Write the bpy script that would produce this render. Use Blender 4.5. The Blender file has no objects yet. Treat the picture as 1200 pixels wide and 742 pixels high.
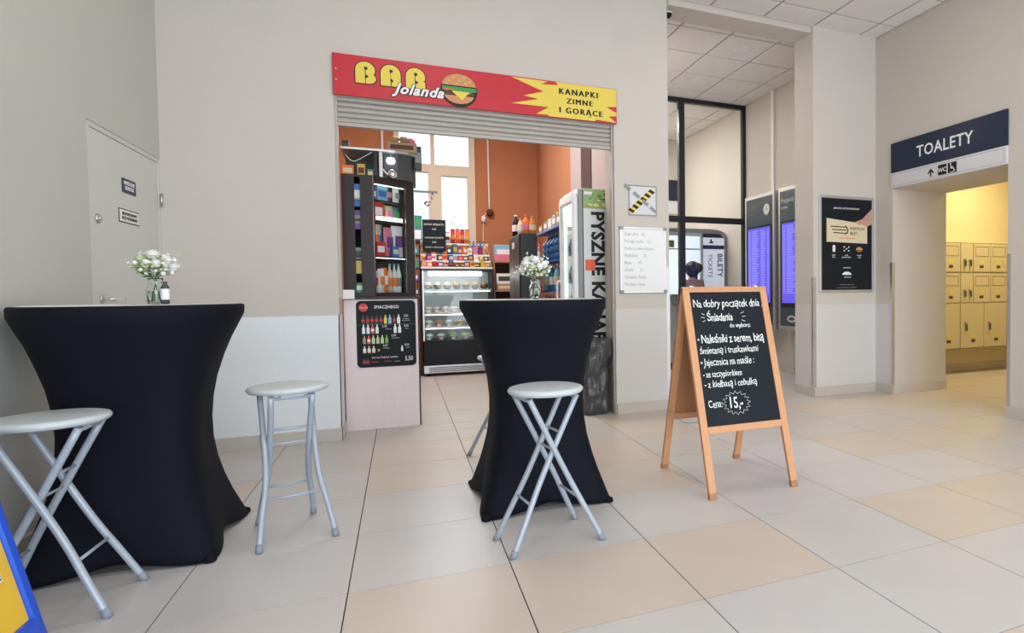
import bpy, bmesh, math, random
from mathutils import Matrix, Vector, Euler
S = bpy.context.scene
COL = S.collection
rnd = random.Random(7)
PI = math.pi

# ---------------------------------------------------------------- camera
cam_d = bpy.data.cameras.new('camera'); cam = bpy.data.objects.new('camera', cam_d); COL.objects.link(cam)
S.camera = cam
cam_d.sensor_fit = 'HORIZONTAL'; cam_d.sensor_width = 36.0
cam_d.lens = 36.0*710.82/1200.0
cam_d.shift_x = -0.15288; cam_d.shift_y = -0.00636
cam_d.clip_start = 0.05; cam_d.clip_end = 200
_p, _y, _r = math.radians(1.74897), math.radians(23.78991), math.radians(-0.56985)
_f = Vector((math.sin(_y)*math.cos(_p), math.cos(_y)*math.cos(_p), -math.sin(_p)))
_rt = Vector((math.cos(_y), -math.sin(_y), 0)); _up = _rt.cross(_f)
_x = math.cos(_r)*_rt + math.sin(_r)*_up; _u = -math.sin(_r)*_rt + math.cos(_r)*_up
m3 = Matrix((_x, _u, -_f)).transposed()
cam.matrix_world = Matrix.Translation((0, 0, 1.1255)) @ m3.to_4x4()

# ---------------------------------------------------------------- world, lights, exposure
S.view_settings.view_transform = 'Standard'; S.view_settings.look = 'None'
S.view_settings.gamma = 1.0; S.view_settings.use_curve_mapping = False
S.view_settings.exposure = 0.0
W = bpy.data.worlds.new('sky'); S.world = W; W.use_nodes = True
W.node_tree.nodes['Background'].inputs[0].default_value = (0.80, 0.90, 1.0, 1)
W.node_tree.nodes['Background'].inputs[1].default_value = 1.6

def area(name, loc, rot, sx, sy, power, color):
    l = bpy.data.lights.new(name, 'AREA'); l.shape = 'RECTANGLE'; l.size = sx; l.size_y = sy
    l.energy = power; l.color = color
    o = bpy.data.objects.new(name, l); COL.objects.link(o); o.location = loc; o.rotation_euler = rot
    return o
# daylight through the glazed front of the hall, behind the camera
area('hall_daylight', (2.0, -3.9, 1.6), (PI/2, 0, 0), 6.0, 2.8, 300, (0.80, 0.90, 1.0))
# ceiling panels of the hall (out of view)
for lx, ly in ((0.2, 1.2), (2.9, 1.2), (0.2, 3.4), (2.9, 3.6), (0.2, -1.4), (2.9, -1.4)):
    area('hall_ceiling_panel', (lx, ly, 3.84), (0, 0, 0), 0.58, 0.58, 12, (1.0, 0.93, 0.84))
area('bar_window_daylight', (0.45, 9.75, 2.9), (-PI/2, 0, 0), 1.4, 1.4, 22, (0.88, 0.96, 1.0))
area('bar_ceiling_panel', (0.5, 7.2, 3.95), (0, 0, 0), 1.2, 1.2, 105, (1.0, 0.93, 0.85))
area('passage_ceiling_panel', (2.75, 6.9, 3.88), (0, 0, 0), 0.6, 0.6, 34, (1.0, 0.93, 0.86))
area('passage_far_panel', (2.85, 9.1, 3.88), (0, 0, 0), 0.8, 1.2, 85, (1.0, 0.97, 0.90))
area('locker_room_lamp', (6.9, 4.9, 2.95), (0, 0, 0), 0.6, 0.6, 52, (1.0, 0.80, 0.42))

# ---------------------------------------------------------------- materials
def mat(name, col, rough=0.5, metal=0.0, noise=0.0, scale=8.0, bump=0.0, bscale=60.0, emit=None, es=1.0, trans=0.0, ior=1.45, alpha=1.0, spec=None, coat=0.0, stretch=None):
    m = bpy.data.materials.new(name); m.use_nodes = True
    nt = m.node_tree; b = nt.nodes['Principled BSDF']
    b.inputs['Base Color'].default_value = (*col, 1); b.inputs['Roughness'].default_value = rough
    b.inputs['Metallic'].default_value = metal; b.inputs['IOR'].default_value = ior
    b.inputs['Transmission Weight'].default_value = trans; b.inputs['Alpha'].default_value = alpha
    if coat: b.inputs['Coat Weight'].default_value = coat
    if spec is not None: b.inputs['Specular IOR Level'].default_value = spec
    if emit: b.inputs['Emission Color'].default_value = (*emit, 1); b.inputs['Emission Strength'].default_value = es
    tc = None
    if noise or bump:
        tc = nt.nodes.new('ShaderNodeTexCoord'); mp = nt.nodes.new('ShaderNodeMapping')
        nt.links.new(tc.outputs['Object'], mp.inputs[0])
        if stretch: mp.inputs['Scale'].default_value = stretch
    if noise:
        n = nt.nodes.new('ShaderNodeTexNoise'); n.inputs['Scale'].default_value = scale; n.inputs['Detail'].default_value = 5
        nt.links.new(mp.outputs[0], n.inputs['Vector'])
        r = nt.nodes.new('ShaderNodeMix'); r.data_type = 'RGBA'
        r.inputs['A'].default_value = (*[max(0, c*(1-noise)) for c in col], 1)
        r.inputs['B'].default_value = (*[min(1, c*(1+noise)) for c in col], 1)
        nt.links.new(n.outputs['Fac'], r.inputs['Factor']); nt.links.new(r.outputs['Result'], b.inputs['Base Color'])
    if bump:
        n2 = nt.nodes.new('ShaderNodeTexNoise'); n2.inputs['Scale'].default_value = bscale; n2.inputs['Detail'].default_value = 3
        nt.links.new(mp.outputs[0], n2.inputs['Vector'])
        bp = nt.nodes.new('ShaderNodeBump'); bp.inputs['Strength'].default_value = bump; bp.inputs['Distance'].default_value = 0.01
        nt.links.new(n2.outputs['Fac'], bp.inputs['Height']); nt.links.new(bp.outputs[0], b.inputs['Normal'])
    return m
M = {}
def D(k, *a, **kw): M[k] = mat(k, *a, **kw)
D('wall', (0.60, 0.552, 0.498), 0.75, noise=0.03, scale=2.5, bump=0.15, bscale=90)
D('wall_low', (0.77, 0.80, 0.83), 0.6, noise=0.03, scale=3, bump=0.12, bscale=80)
D('wall_pale', (0.64, 0.62, 0.60), 0.6, noise=0.03, scale=3, bump=0.12, bscale=80)
D('wall_left', (0.56, 0.56, 0.52), 0.7, noise=0.03, scale=2.0, bump=0.15, bscale=90)
D('wall_yellow', (0.72, 0.63, 0.42), 0.8, noise=0.03)
D('orange', (0.50, 0.20, 0.095), 0.8, noise=0.05, scale=3)
D('mauve', (0.46, 0.38, 0.38), 0.8, noise=0.03)
D('brown_paint', (0.07, 0.025, 0.022), 0.7, noise=0.1)
D('tile_grey', (0.565, 0.54, 0.53), 0.34, noise=0.05, scale=4, bump=0.02, bscale=20)
D('tile_mid', (0.56, 0.515, 0.48), 0.34, noise=0.05, scale=4, bump=0.02, bscale=20)
D('tile_peach', (0.59, 0.505, 0.435), 0.34, noise=0.06, scale=4, bump=0.02, bscale=20)
D('grout', (0.045, 0.038, 0.034), 0.9, noise=0.2, scale=20)
D('skirting', (0.55, 0.50, 0.45), 0.4, noise=0.08, scale=6)
D('ceil_tile', (0.82, 0.79, 0.77), 0.9, noise=0.03, scale=40, bump=0.3, bscale=250)
D('ceil_grid', (0.42, 0.39, 0.37), 0.7)
D('white_paint', (0.78, 0.78, 0.76), 0.5, noise=0.02)
D('door_paint', (0.64, 0.66, 0.63), 0.45, noise=0.02)
D('frame_beige', (0.72, 0.64, 0.50), 0.5, noise=0.04)
D('steel', (0.60, 0.60, 0.60), 0.32, metal=1.0, noise=0.04, scale=30)
D('alu', (0.62, 0.62, 0.63), 0.38, metal=0.85, noise=0.05, scale=20)
D('chrome', (0.8, 0.8, 0.8), 0.12, metal=1.0)
D('black', (0.012, 0.012, 0.014), 0.45)
D('black_gloss', (0.008, 0.008, 0.010), 0.25, spec=0.2)
D('frame_black', (0.015, 0.016, 0.02), 0.4)
D('cloth', (0.006, 0.0075, 0.013), 0.68, noise=0.25, scale=3, bump=0.2, bscale=700, spec=0.14)
D('top_panel', (0.55, 0.55, 0.52), 0.35, noise=0.03)
D('stool_tube', (0.40, 0.46, 0.53), 0.38, metal=0.15, noise=0.08, scale=25)
D('stool_seat', (0.55, 0.60, 0.62), 0.35, noise=0.05, scale=30, bump=0.08, bscale=200)
D('rubber', (0.26, 0.30, 0.35), 0.6)
D('shutter', (0.42, 0.39, 0.355), 0.5, metal=0.15, noise=0.03)
D('sign_red', (0.55, 0.02, 0.035), 0.4, noise=0.03)
D('sign_yellow', (0.78, 0.60, 0.085), 0.45)
D('white', (0.85, 0.85, 0.85), 0.5)
D('ink', (0.006, 0.006, 0.008), 0.55)
D('navy', (0.006, 0.015, 0.05), 0.4, noise=0.05)
D('sign_white', (0.66, 0.66, 0.68), 0.4)
D('wood', (0.62, 0.31, 0.15), 0.45, noise=0.16, scale=7, bump=0.05, bscale=30, stretch=(10, 10, 1.2))
D('wood_dark', (0.42, 0.20, 0.09), 0.6, noise=0.15, scale=7, stretch=(3, 3, 1))
D('slate', (0.010, 0.014, 0.019), 0.5, noise=0.35, scale=5, spec=0.2)
D('chalk', (0.80, 0.82, 0.80), 0.9)
D('wenge', (0.032, 0.022, 0.020), 0.4, spec=0.3, noise=0.2, scale=10, stretch=(8, 8, 1))
D('counter_panel', (0.80, 0.71, 0.71), 0.4, noise=0.05, scale=6, stretch=(6, 6, 0.7))
D('beech', (0.40, 0.22, 0.12), 0.5, noise=0.12, scale=8)
D('carton', (0.42, 0.29, 0.18), 0.8, noise=0.08)
D('led', (1, 1, 1), 0.5, emit=(1, 1, 1), es=9.0)
D('backlit', (0.7, 0.7, 0.75), 0.4, emit=(0.62, 0.68, 0.85), es=0.42)
D('led_soft', (1, 1, 1), 0.5, emit=(0.92, 1.0, 0.98), es=2.6)
D('screen_blue', (0.02, 0.02, 0.05), 0.3, emit=(0.13, 0.10, 0.80), es=1.0)
D('screen_row', (0.02, 0.02, 0.05), 0.3, emit=(0.36, 0.34, 0.98), es=1.0)
D('wall_glow', (0.8, 0.8, 0.8), 0.3, emit=(0.80, 0.92, 0.96), es=0.9)
D('kiosk_grey', (0.055, 0.08, 0.10), 0.4)
D('kiosk_text', (0.45, 0.50, 0.52), 0.5)
D('dim_text', (0.16, 0.16, 0.13), 0.5)
D('leaf', (0.05, 0.13, 0.035), 0.5, noise=0.3, scale=30)
D('leaf_pale', (0.30, 0.42, 0.16), 0.5, noise=0.2, scale=30)
D('petal', (0.85, 0.82, 0.80), 0.6, noise=0.05, scale=30)
D('petal_green', (0.55, 0.66, 0.38), 0.6, noise=0.1, scale=30)
D('petal_pink', (0.70, 0.28, 0.34), 0.6)
D('stem', (0.05, 0.12, 0.03), 0.6)
D('glass', (0.95, 0.98, 0.97), 0.02, trans=1.0, ior=1.45)
D('glass_tint', (0.55, 0.62, 0.60), 0.03, trans=1.0, ior=1.45)
D('pane', (0.96, 0.98, 0.97), 0.0, trans=1.0, ior=1.3)
D('water', (0.85, 0.93, 0.93), 0.02, trans=1.0, ior=1.33)
D('bag_plastic', (0.05, 0.052, 0.056), 0.25, bump=0.7, bscale=22, noise=0.3, scale=8, coat=0.4)
D('skin', (0.55, 0.30, 0.22), 0.55)
D('hair', (0.018, 0.010, 0.010), 0.5, bump=0.3, bscale=80)
D('blouse', (0.36, 0.20, 0.20), 0.8, noise=0.05)
D('trousers', (0.03, 0.035, 0.06), 0.8)
D('ad_blue', (0.015, 0.09, 0.62), 0.35, noise=0.04)
D('ad_yellow', (0.88, 0.55, 0.035), 0.5, noise=0.05, scale=4)
D('ad_yellow_deep', (0.80, 0.36, 0.02), 0.5)
D('locker', (0.58, 0.52, 0.36), 0.45, noise=0.02)
D('locker_edge', (0.28, 0.24, 0.15), 0.6)
D('sticker', (0.66, 0.60, 0.16), 0.5)
D('red', (0.55, 0.02, 0.02), 0.4); D('orange_s', (0.80, 0.20, 0.03), 0.4); D('bun', (0.62, 0.27, 0.11), 0.5)
D('red_orange', (0.85, 0.13, 0.05), 0.5)
D('green', (0.05, 0.30, 0.06), 0.45); D('lettuce', (0.20, 0.42, 0.06), 0.6); D('blue', (0.03, 0.16, 0.50), 0.4)
D('light_blue', (0.22, 0.50, 0.72), 0.4); D('purple', (0.17, 0.05, 0.25), 0.45); D('pink', (0.70, 0.20, 0.30), 0.45)
D('cream', (0.72, 0.62, 0.42), 0.5); D('gold', (0.65, 0.42, 0.07), 0.35); D('choc', (0.10, 0.035, 0.015), 0.5)
D('grey', (0.28, 0.29, 0.30), 0.5); D('dark_grey', (0.06, 0.062, 0.066), 0.45); D('teal', (0.03, 0.22, 0.22), 0.4)
D('bread', (0.50, 0.30, 0.13), 0.7, noise=0.15, scale=40); D('wrap', (0.70, 0.78, 0.78), 0.2)
D('cold', (0.80, 0.88, 0.87), 0.35); D('blue_glass', (0.10, 0.30, 0.62), 0.08, trans=0.6, ior=1.33)
D('fridge_side', (0.68, 0.70, 0.68), 0.4, noise=0.03); D('lemon', (0.72, 0.66, 0.22), 0.5, noise=0.2, scale=20)
D('amber', (0.65, 0.24, 0.04), 0.25)

# ---------------------------------------------------------------- mesh helpers
class B:
    def __init__(s): s.v = []; s.f = []; s.sm = []
    def add(s, vs, fs, smooth=False):
        n = len(s.v); s.v += [Vector(v) for v in vs]
        for f in fs: s.f.append(tuple(n+i for i in f)); s.sm.append(smooth)
        return s
    def box(s, x0, x1, y0, y1, z0, z1, R=None, c=None, b=0.0):
        if b > 0: return s.bbox(x0, x1, y0, y1, z0, z1, b, R)
        vs = [Vector((x, y, z)) for z in (z0, z1) for y in (y0, y1) for x in (x0, x1)]
        if R is not None: vs = [R @ v for v in vs]
        return s.add(vs, [(0, 2, 3, 1), (4, 5, 7, 6), (0, 1, 5, 4), (2, 6, 7, 3), (0, 4, 6, 2), (1, 3, 7, 5)])
    def bbox(s, x0, x1, y0, y1, z0, z1, b, R=None):
        bm = bmesh.new(); bmesh.ops.create_cube(bm, size=1)
        for v in bm.verts:
            v.co = Vector((x0+(v.co.x+.5)*(x1-x0), y0+(v.co.y+.5)*(y1-y0), z0+(v.co.z+.5)*(z1-z0)))
        bmesh.ops.bevel(bm, geom=bm.edges[:], offset=b, segments=2, profile=0.6, affect='EDGES')
        bm.verts.index_update()
        vs = [(R @ v.co if R is not None else v.co.copy()) for v in bm.verts]
        fs = [tuple(v.index for v in f.verts) for f in bm.faces]
        bm.free(); return s.add(vs, fs)
    def lathe(s, prof, c=(0, 0, 0), n=20, R=None, cap=True):
        vs = []; fs = []; c = Vector(c)
        for r, z in prof:
            for k in range(n):
                a = 2*PI*k/n; p = Vector((r*math.cos(a), r*math.sin(a), z))
                vs.append((R @ p if R is not None else p)+c)
        for i in range(len(prof)-1):
            for k in range(n):
                k2 = (k+1) % n; fs.append((i*n+k, i*n+k2, (i+1)*n+k2, (i+1)*n+k))
        s.add(vs, fs, True)
        if cap:
            m = len(s.v)-len(vs)
            for ring, rev in ((0, True), (len(prof)-1, False)):
                if prof[ring][0] > 1e-5:
                    idx = [m+ring*n+k for k in range(n)]
                    s.f.append(tuple(reversed(idx)) if rev else tuple(idx)); s.sm.append(False)
        return s
    def cyl(s, p0, p1, r, n=12, r2=None):
        p0 = Vector(p0); p1 = Vector(p1); d = p1-p0
        R = d.to_track_quat('Z', 'Y').to_matrix()
        return s.lathe([(r, 0), (r if r2 is None else r2, d.length)], p0, n, R)
    def tube(s, pts, r, n=10, smooth=True, sub=4):
        P = [Vector(p) for p in pts]
        if smooth and len(P) > 2:
            Q = []
            for i in range(len(P)-1):
                a = P[max(i-1, 0)]; b = P[i]; c = P[i+1]; d = P[min(i+2, len(P)-1)]
                for k in range(sub):
                    t = k/sub
                    Q.append(0.5*((2*b)+(c-a)*t+(2*a-5*b+4*c-d)*t*t+(3*b-a-3*c+d)*t**3))
            Q.append(P[-1]); P = Q
        vs = []; fs = []; ref = None
        for i, p in enumerate(P):
            t = (P[min(i+1, len(P)-1)]-P[max(i-1, 0)]).normalized()
            if ref is None: ref = t.orthogonal().normalized()
            ref = (ref-t*ref.dot(t)).normalized(); w = t.cross(ref)
            rr = r[i*len(r)//len(P)] if isinstance(r, (list, tuple)) else r
            for k in range(n):
                a = 2*PI*k/n; vs.append(p+ref*math.cos(a)*rr+w*math.sin(a)*rr)
        L = len(P)
        for i in range(L-1):
            for k in range(n):
                k2 = (k+1) % n; fs.append((i*n+k, i*n+k2, (i+1)*n+k2, (i+1)*n+k))
        m = len(s.v); s.add(vs, fs, True)
        s.f.append(tuple(m+k for k in reversed(range(n)))); s.sm.append(False)
        s.f.append(tuple(m+(L-1)*n+k for k in range(n))); s.sm.append(False)
        return s
    def prism(s, poly, axis, a, b):
        """poly = 2D points; axis 'y': (x,z) extruded in y; 'x': (y,z); 'z': (x,y)"""
        def P(u, v, w): return {'y': (u, w, v), 'x': (w, u, v), 'z': (u, v, w)}[axis]
        n = len(poly); vs = [P(u, v, a) for u, v in poly]+[P(u, v, b) for u, v in poly]
        fs = [tuple(range(n)), tuple(reversed(range(n, 2*n)))]+[(i, n+i, n+(i+1) % n, (i+1) % n) for i in range(n)]
        m = len(s.v); s.add(vs, fs); return s
    def blob(s, c, r, seed=0, j=0.15, sub=1, sc=(1, 1, 1)):
        bm = bmesh.new(); bmesh.ops.create_icosphere(bm, subdivisions=sub, radius=1); q = random.Random(seed)
        bm.verts.index_update()
        vs = [Vector(c)+Vector((v.co.x*sc[0], v.co.y*sc[1], v.co.z*sc[2]))*r*(1+q.uniform(-j, j)) for v in bm.verts]
        fs = [tuple(v.index for v in f.verts) for f in bm.faces]; bm.free()
        return s.add(vs, fs, True)
    def mesh(s, name, m, org=Vector((0, 0, 0)), fixn=True):
        me = bpy.data.meshes.new(name)
        me.from_pydata([v-org for v in s.v], [], s.f)
        for p, sm in zip(me.polygons, s.sm): p.use_smooth = sm
        if m: me.materials.append(m)
        if fixn:
            bm = bmesh.new(); bm.from_mesh(me); bmesh.ops.recalc_face_normals(bm, faces=bm.faces[:]); bm.to_mesh(me); bm.free()
        me.update(); return me
def wloc(o):
    l = Vector((0, 0, 0))
    while o is not None: l += o.location; o = o.parent
    return l
def tag(o, label=None, cat=None, group=None, kind=None):
    if label: o['label'] = label
    if cat: o['category'] = cat
    if group: o['group'] = group
    if kind: o['kind'] = kind
    return o
def obj(name, b, m, parent=None, label=None, cat=None, group=None, kind=None, local=False):
    """one mesh object. Coordinates are world unless local; its origin is the parent's, or its own base centre at top level"""
    m = M[m] if isinstance(m, str) else m
    if parent is None:
        xs = [v.x for v in b.v]; ys = [v.y for v in b.v]; zs = [v.z for v in b.v]
        org = Vector(((min(xs)+max(xs))/2, (min(ys)+max(ys))/2, min(zs)))
        if kind == 'structure': org = Vector((0, 0, 0))
        o = bpy.data.objects.new(name, b.mesh(name, m, org)); o.location = org
    else:
        org = Vector((0, 0, 0)) if local else wloc(parent)
        o = bpy.data.objects.new(name, b.mesh(name, m, org)); o.parent = parent
    COL.objects.link(o); return tag(o, label, cat, group, kind)
def thing(name, loc, label, cat, group=None, rz=0):
    o = bpy.data.objects.new(name, None); o.empty_display_size = 0.1; COL.objects.link(o)
    o.location = loc; o.rotation_euler = (0, 0, rz)
    return tag(o, label, cat, group)
def dup(root, loc, rz=None, label=None, group=None):
    def cp(o, par):
        c = o.copy(); COL.objects.link(c); c.parent = par
        for ch in o.children: cp(ch, c)
        return c
    r = cp(root, None); r.location = loc
    if rz is not None: r.rotation_euler = (0, 0, rz)
    if label: r['label'] = label
    if group: r['group'] = group
    return r
def text(name, s, size, m, parent, loc, rot=(PI/2, 0, 0), al='CENTER', ext=0.0008, off=0.0, xs=1.0, shear=0.0, space=1.0, wob=0.0, label=None, lh=1.0):
    c = bpy.data.curves.new('t', 'FONT'); c.body = s; c.size = size; c.align_x = al; c.extrude = ext; bold = off if size < 0.105 and off > 0 else 0; c.offset = 0 if bold else off
    c.shear = shear; c.space_character = space; c.space_line = lh; c.resolution_u = 2
    t = bpy.data.objects.new('t', c); COL.objects.link(t)
    dg = bpy.context.evaluated_depsgraph_get(); me = bpy.data.meshes.new_from_object(t.evaluated_get(dg))
    bpy.data.objects.remove(t); bpy.data.curves.remove(c)
    me.name = name
    if bold:
        bm = bmesh.new(); bm.from_mesh(me); g0 = bm.verts[:]+bm.edges[:]+bm.faces[:]
        for dx, dy, dz in ((-bold, 0, .0003), (0, bold, .0006), (0, -bold, .0009)):
            d_ = bmesh.ops.duplicate(bm, geom=g0); bmesh.ops.translate(bm, vec=(dx, dy, dz), verts=[e for e in d_['geom'] if isinstance(e, bmesh.types.BMVert)])
        bmesh.ops.translate(bm, vec=(bold, 0, 0), verts=[e for e in g0 if isinstance(e, bmesh.types.BMVert)])
        bm.to_mesh(me); bm.free()
    for v in me.vertices:
        x, y = v.co.x, v.co.y
        v.co.x = x*xs
        if wob:
            v.co.y += wob*size*math.sin(x/size*4.3+y/size*2)
            v.co.x += wob*size*math.sin(y/size*6+x/size*1.7)
    R = Euler(rot).to_matrix()
    for v in me.vertices: v.co = R @ v.co+Vector(loc)-wloc(parent)
    me.materials.clear(); me.materials.append(M[m])
    o = bpy.data.objects.new(name, me); COL.objects.link(o); o.parent = parent
    return tag(o, label)

FACE_L = (PI/2, 0, -PI/2)      # text on a wall that faces -X
FACE_R = (PI/2, 0, PI/2)       # text on a wall that faces +X

# ================================================================= SETTING
XL, XR, YW, YB = -1.505, 4.80, 5.28, 5.55
CZ = 3.86; WZ = 3.90
def struct(name, b, m, parent=None): return obj(name, b, m, parent, kind=None if parent else 'structure')

# floor: slab plus tiles
fl = struct('floor', B().box(-2.2, 9.2, -4.2, 12.6, -0.06, -0.006), 'grout')
GX, GY, T = -0.8072, 2.5506, 0.6
tmesh = {}
for k in ('tile_grey', 'tile_mid', 'tile_peach'):
    tmesh[k] = B().box(0.0024, T-0.0024, 0.0021, T-0.0021, -0.012, 0.0).mesh('tile', M[k])
def tile_part(x0, x1, y0, y1, k):
    full = abs(x1-x0-T) < 1e-4 and abs(y1-y0-T) < 1e-4
    me = tmesh[k] if full else B().box(0.0024, x1-x0-0.0024, 0.0021, y1-y0-0.0021, -0.012, 0).mesh('tile', M[k])
    o = bpy.data.objects.new('tile', me); COL.objects.link(o); o.parent = fl; o.location = (x0, y0, 0)
peach = {(1, -1), (2, -1), (3, -1), (5, -1), (1, 2), (6, -1), (1, 3), (3, 1), (3, 2), (7, -1)}
greyt = {(3, 0), (4, 1), (6, 0), (5, 1), (1, 1), (0, 0), (1, 0), (2, 0), (4, 0), (4, -1), (3, -2), (5, -2), (0, -1), (-1, -1), (4, -2), (2, -2), (0, 1), (5, 0), (-1, 0)}
def region(xa, xb, ya, yb, skip=None):
    for i in range(-4, 18):
        for j in range(-5, 16):
            x0, x1 = max(xa, GX+i*T), min(xb, GX+(i+1)*T); y0, y1 = max(ya, GY+j*T), min(yb, GY+(j+1)*T)
            if x1-x0 < 0.02 or y1-y0 < 0.02: continue
            k = 'tile_peach' if (i, j) in peach else 'tile_grey' if (i, j) in greyt else random.Random(i*31+j*7).choice(['tile_grey', 'tile_mid', 'tile_mid', 'tile_peach'])
            if i >= 6 and k == 'tile_grey' and (i, j) not in greyt: k = 'tile_mid'
            if i >= 7 and j >= 0: k = random.Random(i*13+j*5).choice(['tile_mid', 'tile_peach'])  # right-hand tiles go browner, warm dim light put into their tone
            if y0 > YW: k = random.Random(i*31+j*7).choice(['tile_mid', 'tile_mid', 'tile_grey'])
            tile_part(x0, x1, y0, y1, k)
region(XL, XR, GY-4*T, YW)
region(-0.43, 1.80, YW, 9.9)
region(2.34, 3.96, YW, YB)
region(2.34, XR, YB, 10.2)
region(XR, 5.58, 3.62, 4.96)
region(5.58, 8.5, 3.0, 5.96)
# one flat slab under the part of the hall behind the camera
struct('floor_hall_front', B().box(XL, XR, -4.2, GY-4*T, -0.006, -0.0005), 'tile_mid')

# walls
struct('wall_back', B().box(-1.75, -0.435, YW, YB, 0, WZ).box(-0.435, 1.80, YW, YB, 2.645, WZ).box(1.80, 2.34, YW, YB, 0, WZ)
       .box(2.34, 3.96, 5.24, 5.53, 3.80, WZ).box(3.96, 5.0, 5.21, 5.53, 0, WZ), 'wall')
struct('wall_left', B().box(-1.75, XL, -4.2, 4.205, 0, WZ).box(-1.75, XL, 4.205, YW, 2.075, WZ), 'wall_left')
struct('wall_right', B().box(XR, 5.58, 4.96, 5.21, 0, WZ).box(XR, 5.10, 3.62, 4.96, 2.19, WZ).box(5.1, 5.58, 3.62, 4.96, 2.19, 2.95)
       .box(XR, 5.58, -4.2, 3.62, 0, WZ), 'wall')
struct('wall_locker_room', B().box(5.58, 8.6, 5.96, 6.1, 0, 3.0).box(8.5, 8.6, 2.9, 5.96, 0, 3.0).box(5.58, 8.5, 2.9, 3.0, 0, 3.0)
       .box(5.58, 5.6, 5.21, 5.96, 0, 3.0), 'wall_yellow')
struct('ceiling_locker_room', B().box(5.58, 8.6, 2.9, 6.1, 3.0, 3.08), 'white_paint')
# passage (vestibule) behind the opening
struct('wall_passage', B().box(XR, 4.95, 5.53, 10.4, 0, 4.0).box(2.2, 4.95, 10.2, 10.4, 0, 4.0).box(2.24, 2.34, YB, 10.2, 0, 4.0), 'wall')
# bar room walls
struct('wall_bar_back', B().box(-1.75, -0.05, 9.9, 10.05, 0, 4.1).box(1.09, 2.2, 9.9, 10.05, 0, 4.1).box(-0.05, 1.09, 9.9, 10.05, 0, 1.9).box(-0.05, 1.09, 9.9, 10.05, 3.95, 4.1), 'orange')
struct('wall_bar_left', B().box(-1.75, -1.6, YB, 9.9, 0, 4.1), 'orange')
struct('wall_bar_right', B().box(2.06, 2.24, 7.8, 9.9, 0, 4.1), 'orange')
struct('wall_bar_side', B().box(2.06, 2.24, 7.27, 7.8, 0, 4.1).box(2.06, 2.24, YB, 6.85, 0, 4.1), 'mauve')
struct('wall_bar_stripe', B().box(2.05, 2.24, 6.85, 7.27, 0, 4.1), 'brown_paint')
struct('ceiling_bar', B().box(-1.75, 2.24, YB, 10.05, 4.1, 4.2), 'white_paint')
# lower plaster panel on the left of the back wall, joint 0.97 m up
struct('trim_1', B().box(XL, -0.435, YW-0.007, YW, 0.10, 0.968).box(-0.442, -0.434, YW-0.007, YB, 0.10, 0.968), 'wall_low')

struct('trim_2', B().box(1.797, 2.342, YW-0.002, YW, 0.10, 0.968), 'wall_pale')
struct('trim_3', B().box(3.958, XR, 5.208, 5.21, 0.10, 0.968).box(XR-0.002, XR, 4.96, 5.208, 0.10, 0.968).box(3.958, 3.96, 5.21, 5.53, 0.10, 0.968), 'wall_pale')

# ceilings with lay-in tiles
def ceil(name, x0, x1, y0, y1, z, ox, oy, pads):
    c = struct(name, B().box(x0, x1, y0, y1, z+0.012, z+0.06), 'ceil_grid')
    i0 = math.floor((x0-ox)/0.6); j0 = math.floor((y0-oy)/0.6)
    cache = {}
    for i in range(i0, i0+14):
        for j in range(j0, j0+17):
            a, b = max(x0, ox+i*0.6), min(x1, ox+(i+1)*0.6); e, f = max(y0, oy+j*0.6), min(y1, oy+(j+1)*0.6)
            if b-a < 0.03 or f-e < 0.03: continue
            key = (round(b-a, 3), round(f-e, 3))
            if key not in cache: cache[key] = B().bbox(0.012, b-a-0.012, 0.012, f-e-0.012, 0, 0.011, 0.002).mesh('ceiling_tile', M['ceil_tile'])
            o = bpy.data.objects.new('ceiling_tile', cache[key]); COL.objects.link(o); o.parent = c; o.location = (a, e, z)
    for (px, py) in pads:
        p = B().lathe([(0.118, 0.0), (0.125, -0.008), (0.105, -0.012), (0.0, -0.012)], (px, py, z-0.0005), 24)
        obj('speaker_grille', p, 'ceil_tile', c)
    return c
ceil('ceiling', XL, XR, -0.4, 5.24, CZ, 2.771-6*0.6, 4.91-9*0.6, [])
struct('ceiling_hall_front', B().box(-1.75, 5.58, -4.2, -0.4, CZ, CZ+0.06), 'ceil_tile')
cp = ceil('ceiling_passage', 2.34, XR, 5.53, 10.2, 3.90, 2.73, 5.82, [(3.64, 6.11), (3.68, 7.25)])

# skirting tiles
def skirt(name, segs):
    """segs: (axis, fixed, a, b, outward sign)"""
    par = None
    b = B()
    for ax, fx, a, c, sg in segs:
        d0, d1 = sorted((fx, fx+sg*0.004))
        b.box(*((a, c, d0, d1) if ax == 'x' else (d0, d1, a, c)), 0, 0.097)
    par = struct(name, b, 'grout')
    for ax, fx, a, c, sg in segs:
        n = max(1, round((c-a)/0.6)); L = (c-a)/n
        for i in range(n):
            d0, d1 = sorted((fx, fx+sg*0.012)); s, e = a+i*L+0.0012, a+(i+1)*L-0.0012
            t = B().bbox(*((s, e, d0, d1) if ax == 'x' else (d0, d1, s, e)), 0, 0.1, 0.0015)
            obj('skirting_tile', t, 'skirting', par)
skirt('baseboard_back', [('x', YW, XL, -0.435, -1), ('y', -0.435, YW, YB, 1)])
skirt('baseboard_pillar', [('x', YW, 1.80, 2.34, -1), ('y', 2.34, YW-0.012, YB, 1), ('y', 1.80, YW-0.012, YB, -1)])
skirt('baseboard_column', [('x', 5.21, 3.96, XR, -1), ('y', 3.96, 5.198, 5.53, -1), ('y', XR, 4.95, 5.198, -1), ('x', 4.96, XR, 5.58, -1)])
skirt('baseboard_passage', [('y', XR, 5.53, 10.2, -1)])
skirt('baseboard_right', [('y', XR, -0.2, 3.632, -1), ('x', 3.62, XR, 5.58, 1)])
skirt('baseboard_lockers', [('x', 5.96, 5.6, 8.5, -1)])
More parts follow.
